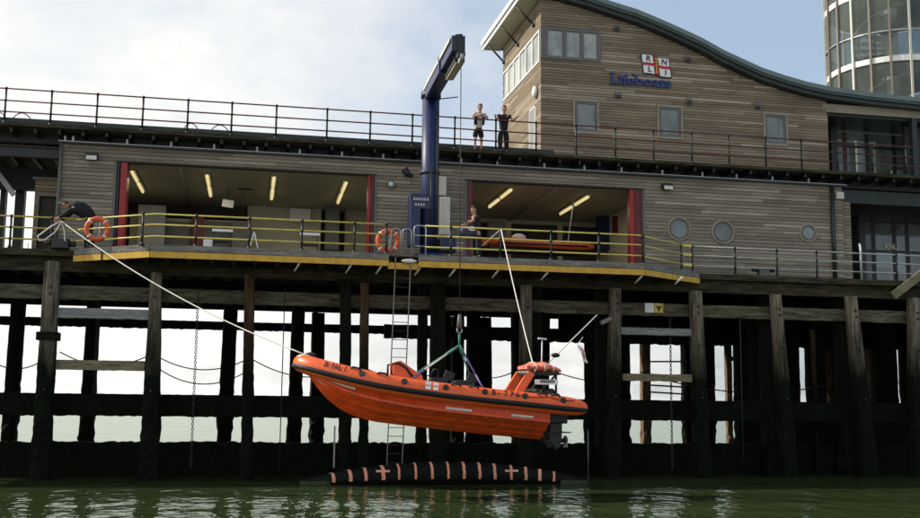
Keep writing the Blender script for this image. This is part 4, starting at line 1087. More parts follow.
# hull: sections, keel / chines
def lerp(tab, s_):
    for (a, *A), (b, *Bv) in zip(tab[:-1], tab[1:]):
        if a <= s_ <= b:
            t_ = (s_ - a) / (b - a); return [x + (y - x) * t_ for x, y in zip(A, Bv)]
    return list(tab[-1][1:])
HT = [(1.05, -1.04, 1.02, -.50, 1.04, -.20), (2.5, -1.04, 1.02, -.50, 1.04, -.18), (4.0, -1.02, 1.0, -.48, 1.03, -.16), (5.1, -1.0, .93, -.44, 1.0, -.12), (6.0, -.97, .80, -.36, .92, -.04), (6.6, -.86, .64, -.26, .80, .06),
      (7.0, -.70, .50, -.16, .66, .12), (7.4, -.42, .34, -.02, .48, .20), (7.7, -.10, .20, .12, .32, .27), (7.9, .16, .09, .22, .18, .32), (8.0, .30, .01, .31, .02, .33)]
m_ = MB(); rows = []
ss = [1.05 + 6.95 * i / 40 for i in range(41)]
def section(s_):
    kz, cyy, cz_, ty, tz = lerp(HT, s_)
    half = [(0, kz), (cyy * .30, kz + (cz_ - kz) * .24), (cyy * .33, kz + (cz_ - kz) * .31), (cyy * .62, kz + (cz_ - kz) * .54), (cyy * .65, kz + (cz_ - kz) * .62), (cyy * .93, kz + (cz_ - kz) * .88), (cyy, cz_ - .03 * cyy), (cyy * 1.0, cz_ + .03), (ty, tz)]
    return half
for s_ in ss:
    hf = section(s_)
    pts = [bp(s_, -y, z) for y, z in hf[::-1]] + [bp(s_, y, z) for y, z in hf[1:]]
    rows.append(pts)
m_.grid(rows, False); m_.quad(rows[0]); m_.quad(rows[-1])
h_ = m_.build('hull', 'hull', boat)
# floor / deck inside
m_ = MB(); rows = [[bp(s_, -lerp(HT, s_)[3] * .98, -.08 if s_ < 5.5 else -.08 + (s_ - 5.5) * .14), bp(s_, lerp(HT, s_)[3] * .98, -.08 if s_ < 5.5 else -.08 + (s_ - 5.5) * .14)] for s_ in ss[:-3]]
m_.grid(rows, False); m_.build('inner_deck', 'frame', boat)
# bow cap (black/white)
MB().sphere(bp(7.98, 0, .64), .16, (1.6, 1.4, .5)).build('bow_fitting', 'strip', boat)
MB().sphere(bp(7.85, -.05, .71), .12, (1.4, 1.2, .6)).build('bow_cleat', 'rubber', boat)
# reflective strips on hull
def hullstrip(s0, s1, f=.5):
    mb = MB(); n = 6; rows = []
    for i in range(n + 1):
        s_ = s0 + (s1 - s0) * i / n; hf = section(s_)
        (y0, z0), (y1, z1) = hf[7], hf[8]
        a = [y0 + (y1 - y0) * f, z0 + (z1 - z0) * f]
        rows.append([bp(s_, -(a[0] + .03), a[1] - .03), bp(s_, -(a[0] + .035), a[1] + .03)])
    mb.grid(rows, False); return mb.build('reflective_strip', 'strip', boat)
hullstrip(6.62, 7.35, .35); hullstrip(3.35, 4.1, .15); hullstrip(1.55, 2.2, .15)
# grab handles, valves on near tube
def tube_at(s_):
    for a, b in zip(near[:-1], near[1:]):
        if a[2] <= s_ <= b[2]:
            t_ = (s_ - a[2]) / (b[2] - a[2]); return a[0].lerp(b[0], t_), a[1] + (b[1] - a[1]) * t_, (b[0] - a[0]).normalized()
    return near[-2][0], near[-2][1], Vector((-1, 0, 0))
def on_tube(s_, ang, lift=0.0):
    p, r_, dd = tube_at(s_); o = Vector((0, 0, 1)).cross(dd).normalized()
    if o.y > 0: o = -o
    lift = lift + .004
    return p + (o * math.cos(ang) + Vector((0, 0, 1)) * math.sin(ang)) * (r_ + lift), o, dd
for s_ in (.75, 1.88, 3.05, 4.17, 5.3, 6.43):
    p, o, dd = on_tube(s_, .55); n_ = (o * math.cos(.55) + Vector((0, 0, 1)) * math.sin(.55))
    MB().tube([p - n_ * .01, p + n_ * .03], .085, 14).build('valve', 'rubber', boat)
for s_ in (.95, 1.35, 3.35, 3.86, 5.9, 6.6):
    MB().tube([on_tube(s_ - .13, 1.0, .0)[0], on_tube(s_ - .09, 1.0, .05)[0], on_tube(s_ + .09, 1.0, .05)[0], on_tube(s_ + .13, 1.0, .0)[0]], .03, 8).build('grab_handle', 'rubber', boat)
# grab lines
for a, b in ((.4, 1.2), (1.2, 2.3)):
    MB().tube([on_tube(a + (b - a) * k / 8, .75 - .25 * math.sin(math.pi * k / 8), .012)[0] for k in range(9)], .01, 5).build('grab_line', 'rubber', boat)
# lettering on tube: individual letters following tube
def tube_text(st, s_start, size, mat, ang=.42, sp=.8):
    for k, ch in enumerate(st):
        if ch == ' ': continue
        p, o, dd = on_tube(s_start - k * size * sp, ang, .006)
        n_ = (o * math.cos(ang) + Vector((0, 0, 1)) * math.sin(ang)).normalized(); xax = -dd; yax = n_.cross(xax).normalized()
        ob = text_mesh('letter', ch, size, mat, boat, (0, 0, 0), rx=0, extrude=.004, offset=.004)
        mt = Matrix((( xax.x, yax.x, n_.x, p.x), (xax.y, yax.y, n_.y, p.y), (xax.z, yax.z, n_.z, p.z), (0, 0, 0, 1)))
        ob.data.transform(Matrix.Translation(wloc(boat))); ob.data.transform(mt); ob.data.transform(Matrix.Translation(-wloc(boat)))
tube_text('RNLI', 7.42, .22, 'black', .40, .80)
tube_text('B-776', 2.86, .22, 'black', .34, .80)
p, o, dd = on_tube(4.55, .5, .01)
m_ = MB()
n_ = (o * math.cos(.5) + Vector((0, 0, 1)) * math.sin(.5)).normalized(); ya = n_.cross(-dd).normalized()
for (a, b, c, e) in ((-.18, -.03, .02, .12), (.03, .18, .02, .12), (-.18, -.03, -.12, -.02), (.03, .18, -.12, -.02)):
    m_.quad([p - dd * a + ya * c, p - dd * b + ya * c, p - dd * b + ya * e, p - dd * a + ya * e])
m_.build('flag_patch', 'white', boat)
# forward seat / console
def seatpod(s_, z, w, hgt, nm):
    pp_ = [bp(s_ + .55, 0, z), bp(s_, 0, z)]
    b_ = MB(); c_ = bp(s_, 0, z)
    b_.prism([(c_.x - .55, c_.z), (c_.x + .35, c_.z), (c_.x + .30, c_.z + hgt * .5), (c_.x - .0, c_.z + hgt * .72), (c_.x - .35, c_.z + hgt), (c_.x - .55, c_.z + hgt * .9)], 'y', BY - w, BY + w)
    return b_.build(nm, 'orange', boat, bevel=.05)
seatpod(4.95, -.0, .35, .84, 'console')
for y in (-.38, .38):
    c_ = bp(4.95, y, 0)
    MB().tube([c_ + Vector((.05, 0, .30)), c_ + Vector((-.18, 0, .62)), c_ + Vector((-.42, 0, .76)), c_ + Vector((-.60, 0, .72)), c_ + Vector((-.60, 0, .45)), c_ + Vector((-.4, 0, .2))], .035, 8).build('console_frame', 'rubber', boat)
c_ = bp(4.95, 0, 0); m_ = MB(); m_.tube([c_ + Vector((-.42, -.38, .76)), c_ + Vector((-.42, .38, .76))], .035, 8); m_.build('console_frame', 'rubber', boat)
for s_ in (4.1, 3.4):
    c_ = bp(s_, 0, 0); MB().box(c_.x - .30, c_.x + .25, BY - .2, BY + .2, c_.z + .0, c_.z + .44).build('jockey_seat', 'rubber', boat, bevel=.06)
    MB().bar((c_.x + .25, BY, c_.z + .4), (c_.x + .33, BY, c_.z + .62), .3, .07, (0, 1, 0)).build('seat_back', 'rubber', boat, bevel=.02)
c_ = bp(4.25, -.1, .5); MB().tube([c_ + Vector((.10 * math.cos(k / 12 * 6.283), -.12 * math.sin(k / 12 * 6.283), .17 * math.sin(k / 12 * 6.283))) for k in range(12)], .025, 6, closed=True).build('steering_wheel', 'rubber', boat)
# stern arch and bag
for y in (-.62, .62):
    MB().bar(bp(1.95, y, .12), bp(1.50, y, .84), .11, .24, (1, 0, .5)).build('arch_leg', 'hull' if False else 'orange', boat, bevel=.02)
    MB().tube([bp(.75, y, .12), bp(.75, y, .84)], .035, 8).build('arch_post', 'rubber', boat)
    MB().tube([bp(1.35, y, .12), bp(1.05, y, .5), bp(.75, y, .84)], .035, 8).build('arch_post', 'rubber', boat)
MB().box(bp(1.55, 0, 0).x, bp(.62, 0, 0).x, BY - .66, BY + .66, bp(1.2, 0, .80).z, bp(1.2, 0, .86).z).build('arch_top', 'rubber', boat)
m_ = MB(); rows = []
for i in range(13):
    t_ = i / 12; s_ = 1.6 - 1.05 * t_; rr = .16 * math.sin(math.pi * min(max(t_, .03), .97)) ** .45
    rows.append([bp(s_, .62 * math.cos(a) * (.9 + .1 * math.sin(t_ * 9 + a)), 1.0 + .01 + rr * math.sin(a) * 1.05 + .02 * math.sin(a * 3 + t_ * 14) - .03 + .05 * math.sin(t_ * 3.1)) for a in [2 * math.pi * j / 14 for j in range(14)]])
m_.grid(rows, True, True); m_.quad(rows[0]); m_.quad(rows[-1]); bag = m_.build('righting_bag', 'bagmat', boat)
m_ = MB()
for t_ in (.25, .5, .75):
    s_ = 1.6 - 1.05 * t_; m_.tube([bp(s_, .64 * math.cos(a), 1.0 + .17 * math.sin(a)) for a in [2 * math.pi * j / 14 for j in range(14)]], .012, 5, closed=True)
m_.build('bag_strap', 'strip', bag)
pl0 = bp(1.42, -.70, .50); pl1 = bp(.72, -.70, .72)
t = MB().box(pl0.x, pl1.x, pl0.y - .02, pl0.y, pl0.z, pl1.z - .02).build('name_board', 'white', boat)
m_ = MB(); k = pl0.x + .16
while k < pl1.x - .1: m_.box(k, k + .035, pl0.y - .03, pl0.y - .021, pl0.z + .05, pl0.z + .13); k += .055
m_.build('small_print', 'black', t)
MB().box(bp(1.40, 0, 0).x, bp(.75, 0, 0).x, BY - .60, BY + .6, bp(1.1, 0, .02).z, bp(1.1, 0, .42).z).build('engine_cowl', 'rubber', boat, bevel=.08)
for s_ in (1.7, .95): MB().box(bp(s_, 0, 0).x - .14, bp(s_, 0, 0).x + .14, BY - 1.15, BY - .95, bp(s_, 0, .2).z, bp(s_, 0, .29).z).build('stern_cleat', 'rubber', boat, bevel=.02)
MB().bar(bp(1.75, -.65, .82), bp(1.62, -.3, .84), .3, .05).build('side_lamp', 'strip', boat)
# outboards
for y in (-.36, .36):
    c_ = bp(.62, y, 0)
    leg = MB(); leg.prism([(c_.x - .30, c_.z - .35), (c_.x + .12, c_.z - .35), (c_.x + .10, c_.z - 1.05), (c_.x - .05, c_.z - 1.30), (c_.x - .22, c_.z - 1.05)], 'y', BY + y - .09, BY + y + .09)
    e_ = leg.build('outboard_leg', 'rubber', boat, bevel=.03)
    MB().tube([(c_.x - .35, BY + y, c_.z - 1.02), (c_.x - .1, BY + y, c_.z - 1.02), (c_.x + .22, BY + y, c_.z - 1.02)], [.02, .09, .06], 10).build('gearcase', 'rubber', e_)
    m_ = MB(); m_.box(c_.x - .35, c_.x + .35, BY + y - .18, BY + y + .18, c_.z - .80, c_.z - .77); m_.build('cavitation_plate', 'rubber', e_)
    m_ = MB()
    for k in range(3):
        a = k * 2.094 + .4; m_.bar((c_.x + .25, BY + y, c_.z - 1.02), (c_.x + .22, BY + y + .19 * math.cos(a), c_.z - 1.02 + .19 * math.sin(a)), .14, .02, (1, .5, 0))
    m_.build('propeller', 'galv', e_)
B(bp(1.02, 0, 0).x, bp(.35, 0, 0).x, BY - .5, BY + .5, bp(.8, 0, -.55).z, bp(.8, 0, -.2).z).build('engine_bracket', 'rubber', boat, bevel=.04)
# aerials and flag
MB().tube([bp(.85, .5, .84), bp(.62, .5, 1.25)], .035, 8).build('aerial_base', 'rubber', boat)
t = at(597, 315, BY + .5); MB().tube([bp(.62, .5, 1.25), t], .018, 6).build('aerial', 'strip', boat)
MB().tube([bp(.95, .2, .84), bp(.93, .2, 1.85)], .022, 6).build('aerial', 'strip', boat)
MB().bar(bp(1.05, .2, 1.9), bp(.8, .2, 1.9), .1, .05).build('aerial_head', 'strip', boat)
MB().sphere(bp(.42, .5, 1.48), .10, (1.4, 1, .7)).build('nav_light', 'rubber', boat)
fl = MB(); rows = []
f0 = at(577, 345, BY + .5)
for i in range(6):
    rows.append([f0 + Vector((.02 + .035 * i + .05 * j, .05 * math.sin(i * 1.3 + j), -.10 * i - .02 * j + (.02 if j else 0))) for j in range(4)])
fl.grid(rows, True); ensign = fl.build('ensign', 'white', boat)
fl = MB(); fl.grid([[p + Vector((0, -.012, 0)) for p in r_[1:3]] for r_ in rows[1:5]], True); fl.build('ensign_cross', 'flagred', ensign)
MB().tube([f0, at(583, 337, BY + .5)], .01, 5).build('ensign_line', 'strip', ensign)

# slings (rigging, separate thing)
slg = thing('lifting_slings', 'green and purple lifting slings running from the crane hook to the boat', 'slings', (hk.x, BY, hk.z - .1))
top = Vector((hk.x, BY, hk.z - .12)); mid = Vector((hk.x, BY, hk.z - .45))
MB().tube([top, mid], .035, 8).build('master_link', 'slingg', slg)
for (s_, y, m2) in ((5.25, -.5, 'strip'), (5.25, .5, 'slingg'), (2.85, -.6, 'slingv'), (2.85, .6, 'slingg')):
    e = bp(s_, y, .12); h_ = mid + (e - mid) * .22
    MB().tube([mid + Vector((0, y * .1, 0)), h_], .035, 8).build('sling_leg', 'slingg', slg)
    h2 = mid + (e - mid) * .62
    MB().tube([h_, h2], .026, 8).build('sling_leg', m2, slg); MB().tube([h2, e], .03, 8).build('sling_leg', 'slingv' if y < 0 else 'slingg', slg)

# ------------------------------------------------------------------ ropes, chains, cables
def catenary(p, q, sag, n=16):
    p = Vector(p); q = Vector(q)
    return [p.lerp(q, k / n) - Vector((0, 0, sag * 4 * (k / n) * (1 - k / n))) for k in range(n + 1)]
hand = at(61, 221, -.05)
m_ = MB(); m_.tube(catenary(hand, bp(8.0, -.1, .70), .35, 24), .019, 7)
bt = at(40, 240, -.3)
m_.tube([hand, hand.lerp(bt, .4) + Vector((-.08, 0, .05)), bt + Vector((-.08, 0, .12)), bt + Vector((-.02, 0, -.02)), bt + Vector((.14, -.02, .0)), hand.lerp(bt, .5) + Vector((.14, -.02, -.06)), hand + Vector((.02, 0, -.02))], .026, 7)
m_.tube([hand, hand + Vector((.12, -.05, -.3)), at(65, 241, -.5)], .018, 6)
tag(m_.build('bow_rope', 'rope'), 'white rope running from the bending man\'s hands down to the boat\'s bow', 'rope')
# boathook / tag pole
p = at(501, 229, -2.1); q = at(535, 372, BY - .5)
tag(MB().tube(catenary(p, q, .12), .019, 7).build('steadying_line', 'rope'), 'taut white line from the platform rail down to the boat\'s stern arch', 'rope')
# chains and cables
def vchain(u, v0, v1, Y, lab, mat='roped', r_=.02, link=True, cat='chain'):
    p = at(u, v0, Y); q = at(u, v1, Y); q.x = p.x; m_ = MB()
    if link:
        z = p.z; k = 0
        while z > q.z:
            o = Vector((.032, 0, 0)) if k % 2 else Vector((0, .032, 0))
            c0 = Vector((p.x, Y, z))
            m_.tube([c0 + o * .9, c0 + o - Vector((0, 0, .09)), c0 - o - Vector((0, 0, .09)), c0 - o * .9], .015, 5, closed=True)
            z -= .085; k += 1
    else: m_.tube([p, Vector((q.x, Y, q.z))], r_, 6)
    return tag(m_.build('chain' if link else 'hanging_cable', mat), lab, cat)
vchain(99.5, 290, 393, 1.1, 'dark chain hanging in the bright gap right of the leftmost pile')
vchain(198.5, 288, 468, .1, 'long dark chain hanging left of the rusty brown pile')
vchain(285, 288, 470, .1, 'thin dark cable hanging just left of the boat\'s bow', link=False, cat='cable')
vchain(670, 318, 470, .1, 'dark cable with chain hanging below the yellow and white sign board')
vchain(740, 320, 460, .1, 'thin dark cable hanging right of the splintered pile', link=False, cat='cable')
vchain(588, 430, 478, .3, 'thin pale cable hanging under the stern of the boat', 'galv', .015, False, 'cable')
for i, (u0, v0, u1, v1, sag, Y, lab) in enumerate(((-10, 360, 52, 354, .5, 12, 'leftmost sagging dark cable across the sky gap'), (60, 352, 152, 354, .55, 12, 'sagging dark cable in the gap between the two leftmost piles'), (150, 352, 250, 358, .65, 12, 'upper sagging dark cable between the second pile and the rusty pile'),
        (152, 364, 246, 372, .7, 12, 'lower sagging dark cable between the second pile and the rusty pile'), (250, 358, 345, 372, .5, 12, 'sagging dark cable behind the boat\'s bow'), (364, 368, 436, 374, .3, 12, 'sagging dark cable behind the forward console of the boat'),
        (486, 378, 530, 360, .25, 12, 'sagging dark cable behind the stern arch'), (535, 362, 640, 378, .5, 12, 'sagging dark cable behind the boat\'s aerials'), (640, 372, 860, 376, .8, 6, 'long sagging dark cable under the right part of the pier'))):
    tag(MB().tube(catenary(at(u0, v0, Y), at(u1, v1, Y), sag), .028, 6).build('sagging_cable', 'roped'), lab, 'cable')
# mooring pipe bits at right gap
p = at(727, 340, 14); t = MB(); t.tube([at(726, 345, 14), at(727, 353, 14), at(731, 359, 14), at(737, 358, 14)], .13, 8); tag(t.build('bent_pipe', 'black'), 'bent dark pipe in the bright gap right of the splintered pile', 'pipe')

# ------------------------------------------------------------------ floating fender
fy = -2.6
x0, x1 = ax(300, fy, 475), ax(586, fy, 475)
fn = thing('floating_fender', 'long black floating fender with faded pink bands lying in the water under the boat', 'fender', ((x0 + x1) / 2, fy, WZ))
Lf = x1 - x0
def fr_(t_): return .37 * (max(0.0, math.sin(math.pi * (t_ * .98 + .01))) ** .62) + .02
zc_ = WZ + .30
pts = [Vector((x0 + Lf * k / 60, fy, zc_)) for k in range(61)]
pts = [Vector((x0 + Lf * k / 200, fy, zc_ - .25 * abs(k / 100 - 1) ** 2)) for k in range(201)]; rads = [fr_(k / 200) * (1 + .03 * (k % 3 == 0) + random.uniform(-.008, .008)) for k in range(201)]
MB().tube(pts, rads, 28).build('body', 'fend', fn)
us = [332, 349, 364.5, 382, 398, 415, 431.5, 448, 464, 480, 495.5, 512.5, 527.5, 542, 556.5]
for i, u in enumerate(us):
    X = ax(u, fy - .3, 470); t_ = (X - x0) / Lf; sl = (t_ - .5) * -.16
    r_ = fr_(t_) * 1.03 + .012; wd = random.uniform(.036, .058)
    zc_ = WZ + .30 - .25 * abs(t_ * 2 - 1) ** 2
    m_ = MB(); rows = []
    for a in [math.pi * (-.08 + 1.16 * j / 14) for j in range(15)]:
        o = Vector((0, -math.cos(a), math.sin(a)))
        sh = Vector((sl * math.cos(a) * 1.2 + random.uniform(-.008, .008), 0, 0))
        rows.append([Vector((X - wd, fy, zc_)) + o * r_ + sh, Vector((X + wd, fy, zc_)) + o * r_ + sh])
    m_.grid(rows, True)
    if u in (382, 512.5):
        a = .55; o = Vector((0, -math.cos(a), math.sin(a)))
        c_ = Vector((X, fy, zc_)) + o * (r_ + .004) + Vector((sl * math.cos(a), 0, 0)); tn = Vector((0, math.sin(a), math.cos(a)))
        m_.quad([c_ + Vector((-.22, 0, 0)) - tn * .04, c_ + Vector((.22, 0, 0)) - tn * .04, c_ + Vector((.22, 0, 0)) + tn * .04, c_ + Vector((-.22, 0, 0)) + tn * .04])
    m_.build('band', 'fendstripe', fn)
for a, b in ((0, .1), (.9, 1)):
    m_ = MB(); m_.tube([Vector((x0 + Lf * (a + (b - a) * k / 6), fy, WZ + .03)) for k in range(7)], [fr_(a + (b - a) * k / 6) + .015 + random.uniform(0, .015) for k in range(7)], 14)
    m_.build('algae_end', 'algae', fn)

# ------------------------------------------------------------------ people
def skin_obj(name, verts, edges, radii, mat, parent, root=0, sub=1):
    me = bpy.data.meshes.new(name + '_sk'); me.from_pydata([tuple(v) for v in verts], edges, [])
    o = bpy.data.objects.new('tmp', me); C.objects.link(o)
    md = o.modifiers.new('skin', 'SKIN'); md.use_smooth_shade = True; md.branch_smoothing = .6
    ss_ = o.modifiers.new('s', 'SUBSURF'); ss_.levels = sub; ss_.render_levels = sub
    for i, r_ in enumerate(radii):
        sv = me.skin_vertices[0].data[i]; sv.radius = (r_, r_) if not isinstance(r_, tuple) else r_; sv.use_root = (i == root)
    bpy.context.view_layer.update()
    m2 = bpy.data.meshes.new_from_object(o.evaluated_get(bpy.context.evaluated_depsgraph_get()))
    bpy.data.objects.remove(o); m2.materials.clear(); m2.materials.append(M[mat]); m2.name = name
    for p in m2.polygons: p.use_smooth = True
    ob = bpy.data.objects.new(name, m2); C.objects.link(ob)
    if parent: ob.parent = parent
    return ob
def person(label, loc, rz, J, top_mat, leg_mat, sleeve='short', shorts=False, vest=None, hairmat='hair', bulk=1.2, scl=1.05):
    """J: joints in local coords (facing -Y)"""
    V = ['pelvis','waist','chest','neck','head0','head1','shL','elL','wrL','shR','elR','wrR','hipL','knL','anL','toL','hipR','knR','anR','toR']
    rad = [.12,.115,.135,.055,.075,.085,.06,.042,.030,.06,.042,.030,.09,.06,.042,.035,.09,.06,.042,.035]
    E = [('pelvis','waist'),('waist','chest'),('chest','neck'),('neck','head0'),('head0','head1'),('chest','shL'),('shL','elL'),('elL','wrL'),('chest','shR'),('shR','elR'),('elR','wrR'),('pelvis','hipL'),('hipL','knL'),('knL','anL'),('anL','toL'),('pelvis','hipR'),('hipR','knR'),('knR','anR'),('anR','toR')]
    P = [Vector(J[k]) for k in V]; ix = {k: i for i, k in enumerate(V)}
    edges = [(ix[a], ix[b]) for a, b in E]; vs = list(P); rs = list(rad)
    # hands: palm + five fingers
    for w, e, sgn in (('wrL', 'elL', 1), ('wrR', 'elR', -1)):
        d_ = (Vector(J[w]) - Vector(J[e])).normalized(); sd = d_.cross(Vector((0, 0, 1)))
        sd = sd.normalized() if sd.length > .1 else Vector((1, 0, 0)); dn = sd.cross(d_).normalized() * (-1)
        if dn.z > 0: dn = -dn
        i0 = len(vs); vs.append(Vector(J[w]) + d_ * .06); rs.append(.028); edges.append((ix[w], i0))
        for k, (off, ln) in enumerate(((-.033, .07), (-.011, .085), (.011, .08), (.033, .06))):
            i1 = len(vs); vs.append(Vector(J[w]) + d_ * .10 + sd * off); rs.append(.011); edges.append((i0, i1))
            vs.append(vs[i1] + d_ * ln * .5 + dn * .015); rs.append(.009); edges.append((i1, i1 + 1))
            vs.append(vs[i1 + 1] + d_ * ln * .3 + dn * .04); rs.append(.008); edges.append((i1 + 1, i1 + 2))
        i1 = len(vs); vs.append(Vector(J[w]) + d_ * .05 + sd * .05 * sgn + dn * .01); rs.append(.012); edges.append((i0, i1))
        vs.append(vs[i1] + d_ * .045 + dn * .02); rs.append(.010); edges.append((i1, i1 + 1))
    body = skin_obj('person', vs, edges, rs, 'skin', None, 0, 1)
    hd = Vector(J['head1']); fwd = (Vector(J['face']) - hd).normalized() if 'face' in J else Vector((0, -1, 0))
    upv = (hd - Vector(J['head0'])).normalized(); sd = fwd.cross(upv).normalized()
    # face + head volume joined into the body mesh
    bm = bmesh.new(); bm.from_mesh(body.data)
    def blob(c, r_, sc):
        mt = Matrix((( sd.x, fwd.x, upv.x, c.x), (sd.y, fwd.y, upv.y, c.y), (sd.z, fwd.z, upv.z, c.z), (0, 0, 0, 1))) @ Matrix.Diagonal((r_ * sc[0], r_ * sc[1], r_ * sc[2], 1))
        bmesh.ops.create_uvsphere(bm, u_segments=12, v_segments=8, radius=1, matrix=mt)
    hc = hd - upv * .005
    blob(hc, .1, (.88, 1.0, 1.2)); blob(hc + fwd * .095 - upv * .015, .02, (.7, 1, 1.3)); blob(hc + fwd * .075 - upv * .085, .035, (.9, .6, .6))
    for s_ in (-1, 1): blob(hc + sd * .08 * s_ - upv * .01, .025, (.4, .8, 1.2))
    bm.to_mesh(body.data); bm.free()
    for p in body.data.polygons: p.use_smooth = True
    m_ = MB()
    for s_ in (-1, 1): m_.sphere(hc + fwd * .088 + sd * .032 * s_ + upv * .012, .011)
    o0 = bpy.data.objects.new('x', None)
    def child(nm, mb_, mat):
        me = bpy.data.meshes.new(nm); me.from_pydata([tuple(v) for v in mb_.v], [], mb_.f); me.materials.append(M[mat]); ob = bpy.data.objects.new(nm, me); C.objects.link(ob); ob.parent = body
        for p in me.polygons: p.use_smooth = True
        return ob
    child('eyes', m_, 'black')
    m_ = MB(); m_.tube([hc + fwd * .092 - upv * .052 - sd * .022, hc + fwd * .098 - upv * .055, hc + fwd * .092 - upv * .052 + sd * .022], .005, 5); child('mouth', m_, 'redd')
    hb = bmesh.new(); mt = Matrix((( sd.x, fwd.x, upv.x, 0), (sd.y, fwd.y, upv.y, 0), (sd.z, fwd.z, upv.z, 0), (0, 0, 0, 1))); mt.translation = hc + upv * .018 - fwd * .014
    bmesh.ops.create_uvsphere(hb, u_segments=14, v_segments=10, radius=1, matrix=mt @ Matrix.Diagonal((.098, .110, .124, 1)))
    bmesh.ops.delete(hb, geom=[v for v in hb.verts if (v.co - hc).dot(upv) < .045 and (v.co - hc).dot(fwd) > -.01], context='VERTS')
    me = bpy.data.meshes.new('hair'); hb.to_mesh(me); hb.free(); me.materials.append(M[hairmat]); ho = bpy.data.objects.new('hair', me); C.objects.link(ho); ho.parent = body
    # shirt
    sl = .55 if sleeve == 'short' else 1.0
    sv = [P[ix['pelvis']] - (P[ix['waist']] - P[ix['pelvis']]) * .25, P[ix['waist']], P[ix['chest']], P[ix['chest']].lerp(P[ix['neck']], .72)]
    se = [(0, 1), (1, 2), (2, 3)]; sr = [.155, .15, .175, .075]
    if sleeve != 'none':
        for a, b, c in (('shL', 'elL', 'wrL'), ('shR', 'elR', 'wrR')):
            i1 = len(sv); sv.append(P[ix[a]]); sr.append(.082); se.append((2, i1))
            sv.append(P[ix[a]].lerp(P[ix[b]], min(1, sl * 1.0) if sl < 1 else 1.0)); sr.append(.062); se.append((i1, i1 + 1))
            if sl >= 1: sv.append(P[ix[b]].lerp(P[ix[c]], .9)); sr.append(.045); se.append((i1 + 1, i1 + 2))
    sr = [r_ * bulk for r_ in sr]; sr[3] = .08
    skin_obj('shirt', sv, se, sr, top_mat, body, 1, 1)
    tv = [P[ix['pelvis']] + (P[ix['waist']] - P[ix['pelvis']]) * .5, P[ix['pelvis']]]; te = [(0, 1)]; tr_ = [.15, .155]
    for a, b, c in (('hipL', 'knL', 'anL'), ('hipR', 'knR', 'anR')):
        i1 = len(tv); tv.append(P[ix[a]]); tr_.append(.115); te.append((1, i1))
        if shorts: tv.append(P[ix[a]].lerp(P[ix[b]], .9)); tr_.append(.095); te.append((i1, i1 + 1))
        else:
            tv.append(P[ix[b]]); tr_.append(.08); te.append((i1, i1 + 1)); tv.append(P[ix[c]] + Vector((0, 0, .04))); tr_.append(.062); te.append((i1 + 1, i1 + 2))
    tr_ = [r_ * (1 + (bulk - 1) * .8) for r_ in tr_]
    skin_obj('shorts' if shorts else 'trousers', tv, te, tr_, leg_mat, body, 1, 1)
    for a, b in (('anL', 'toL'), ('anR', 'toR')):
        skin_obj('shoe', [P[ix[a]] - Vector((0, 0, .02)), P[ix[b]].lerp(P[ix[a]], .5) - Vector((0, 0, .01)), P[ix[b]]], [(0, 1), (1, 2)], [.085, .08, .065], 'rubber', body, 0, 1)
    body.location = loc; body.rotation_euler = (0, 0, rz); body.scale = (scl, scl, scl)
    tag(body, label, 'person')
    return body
def stand(armL=None, armR=None, lean=0.0):
    y = -lean
    J = dict(pelvis=(0, 0, .93), waist=(0, y * .3, 1.08), chest=(0, y * .8, 1.32), neck=(0, y, 1.49), head0=(0, y * 1.1 - .02, 1.56), head1=(0, y * 1.15 - .03, 1.65), face=(0, y * 1.15 - .3, 1.62),
             shL=(.185, y * .9, 1.42), shR=(-.185, y * .9, 1.42), hipL=(.10, 0, .88), knL=(.12, -.02, .48), anL=(.12, .02, .09), toL=(.14, -.16, .04), hipR=(-.10, 0, .88), knR=(-.12, -.02, .48), anR=(-.12, .02, .09), toR=(-.14, -.16, .04))
    J['elL'], J['wrL'] = armL or ((.26, .02, 1.14), (.27, -.1, .9)); J['elR'], J['wrR'] = armR or ((-.26, .02, 1.14), (-.27, -.1, .9))
    return J
rz_ = UZ - .02 + 1.25 + .06
# upper man 1: forearms folded on the rail
J = stand(((.30, -.22, 1.25), (.05, -.33, 1.30)), ((-.30, -.22, 1.25), (-.05, -.37, 1.32)), .16)
p = at(478.5, 130, 2.25)
person('man in dark waistcoat over pale shirt and black shorts leaning on the promenade rail', (p.x, 2.30, UZ), R(6), J, 'whitecloth', 'navycloth', 'short', True)
bpy.context.view_layer.update()
man1 = [o for o in C.objects if o.name.startswith('person')][0]
wv = MB()
for s_ in (-1, 1):
    wv.tube([(s_ * .12, -.10, 1.44), (s_ * .135, -.15, 1.25), (s_ * .13, -.09, 1.02)], [.06, .075, .07], 10)
wv.tube([(0, .02, 1.45), (0, .0, 1.2), (0, .06, 1.0)], [.12, .165, .15], 12)
me = bpy.data.meshes.new('waistcoat'); me.from_pydata([tuple(v) for v in wv.v], [], wv.f); me.materials.append(M['navycloth']); o = bpy.data.objects.new('waistcoat', me); C.objects.link(o); o.parent = man1
for q_ in me.polygons: q_.use_smooth = True
# upper man 2: arms spread along the rail
J = stand(((.34, -.16, 1.22), (.44, -.38, 1.30)), ((-.30, -.16, 1.22), (-.36, -.38, 1.30)), .14)
p = at(503.5, 130, 2.25)
person('person dressed all in black with bare arms spread along the promenade rail', (p.x, 2.28, UZ), R(-4), J, 'navycloth', 'navycloth', 'short', False, bulk=1.35)
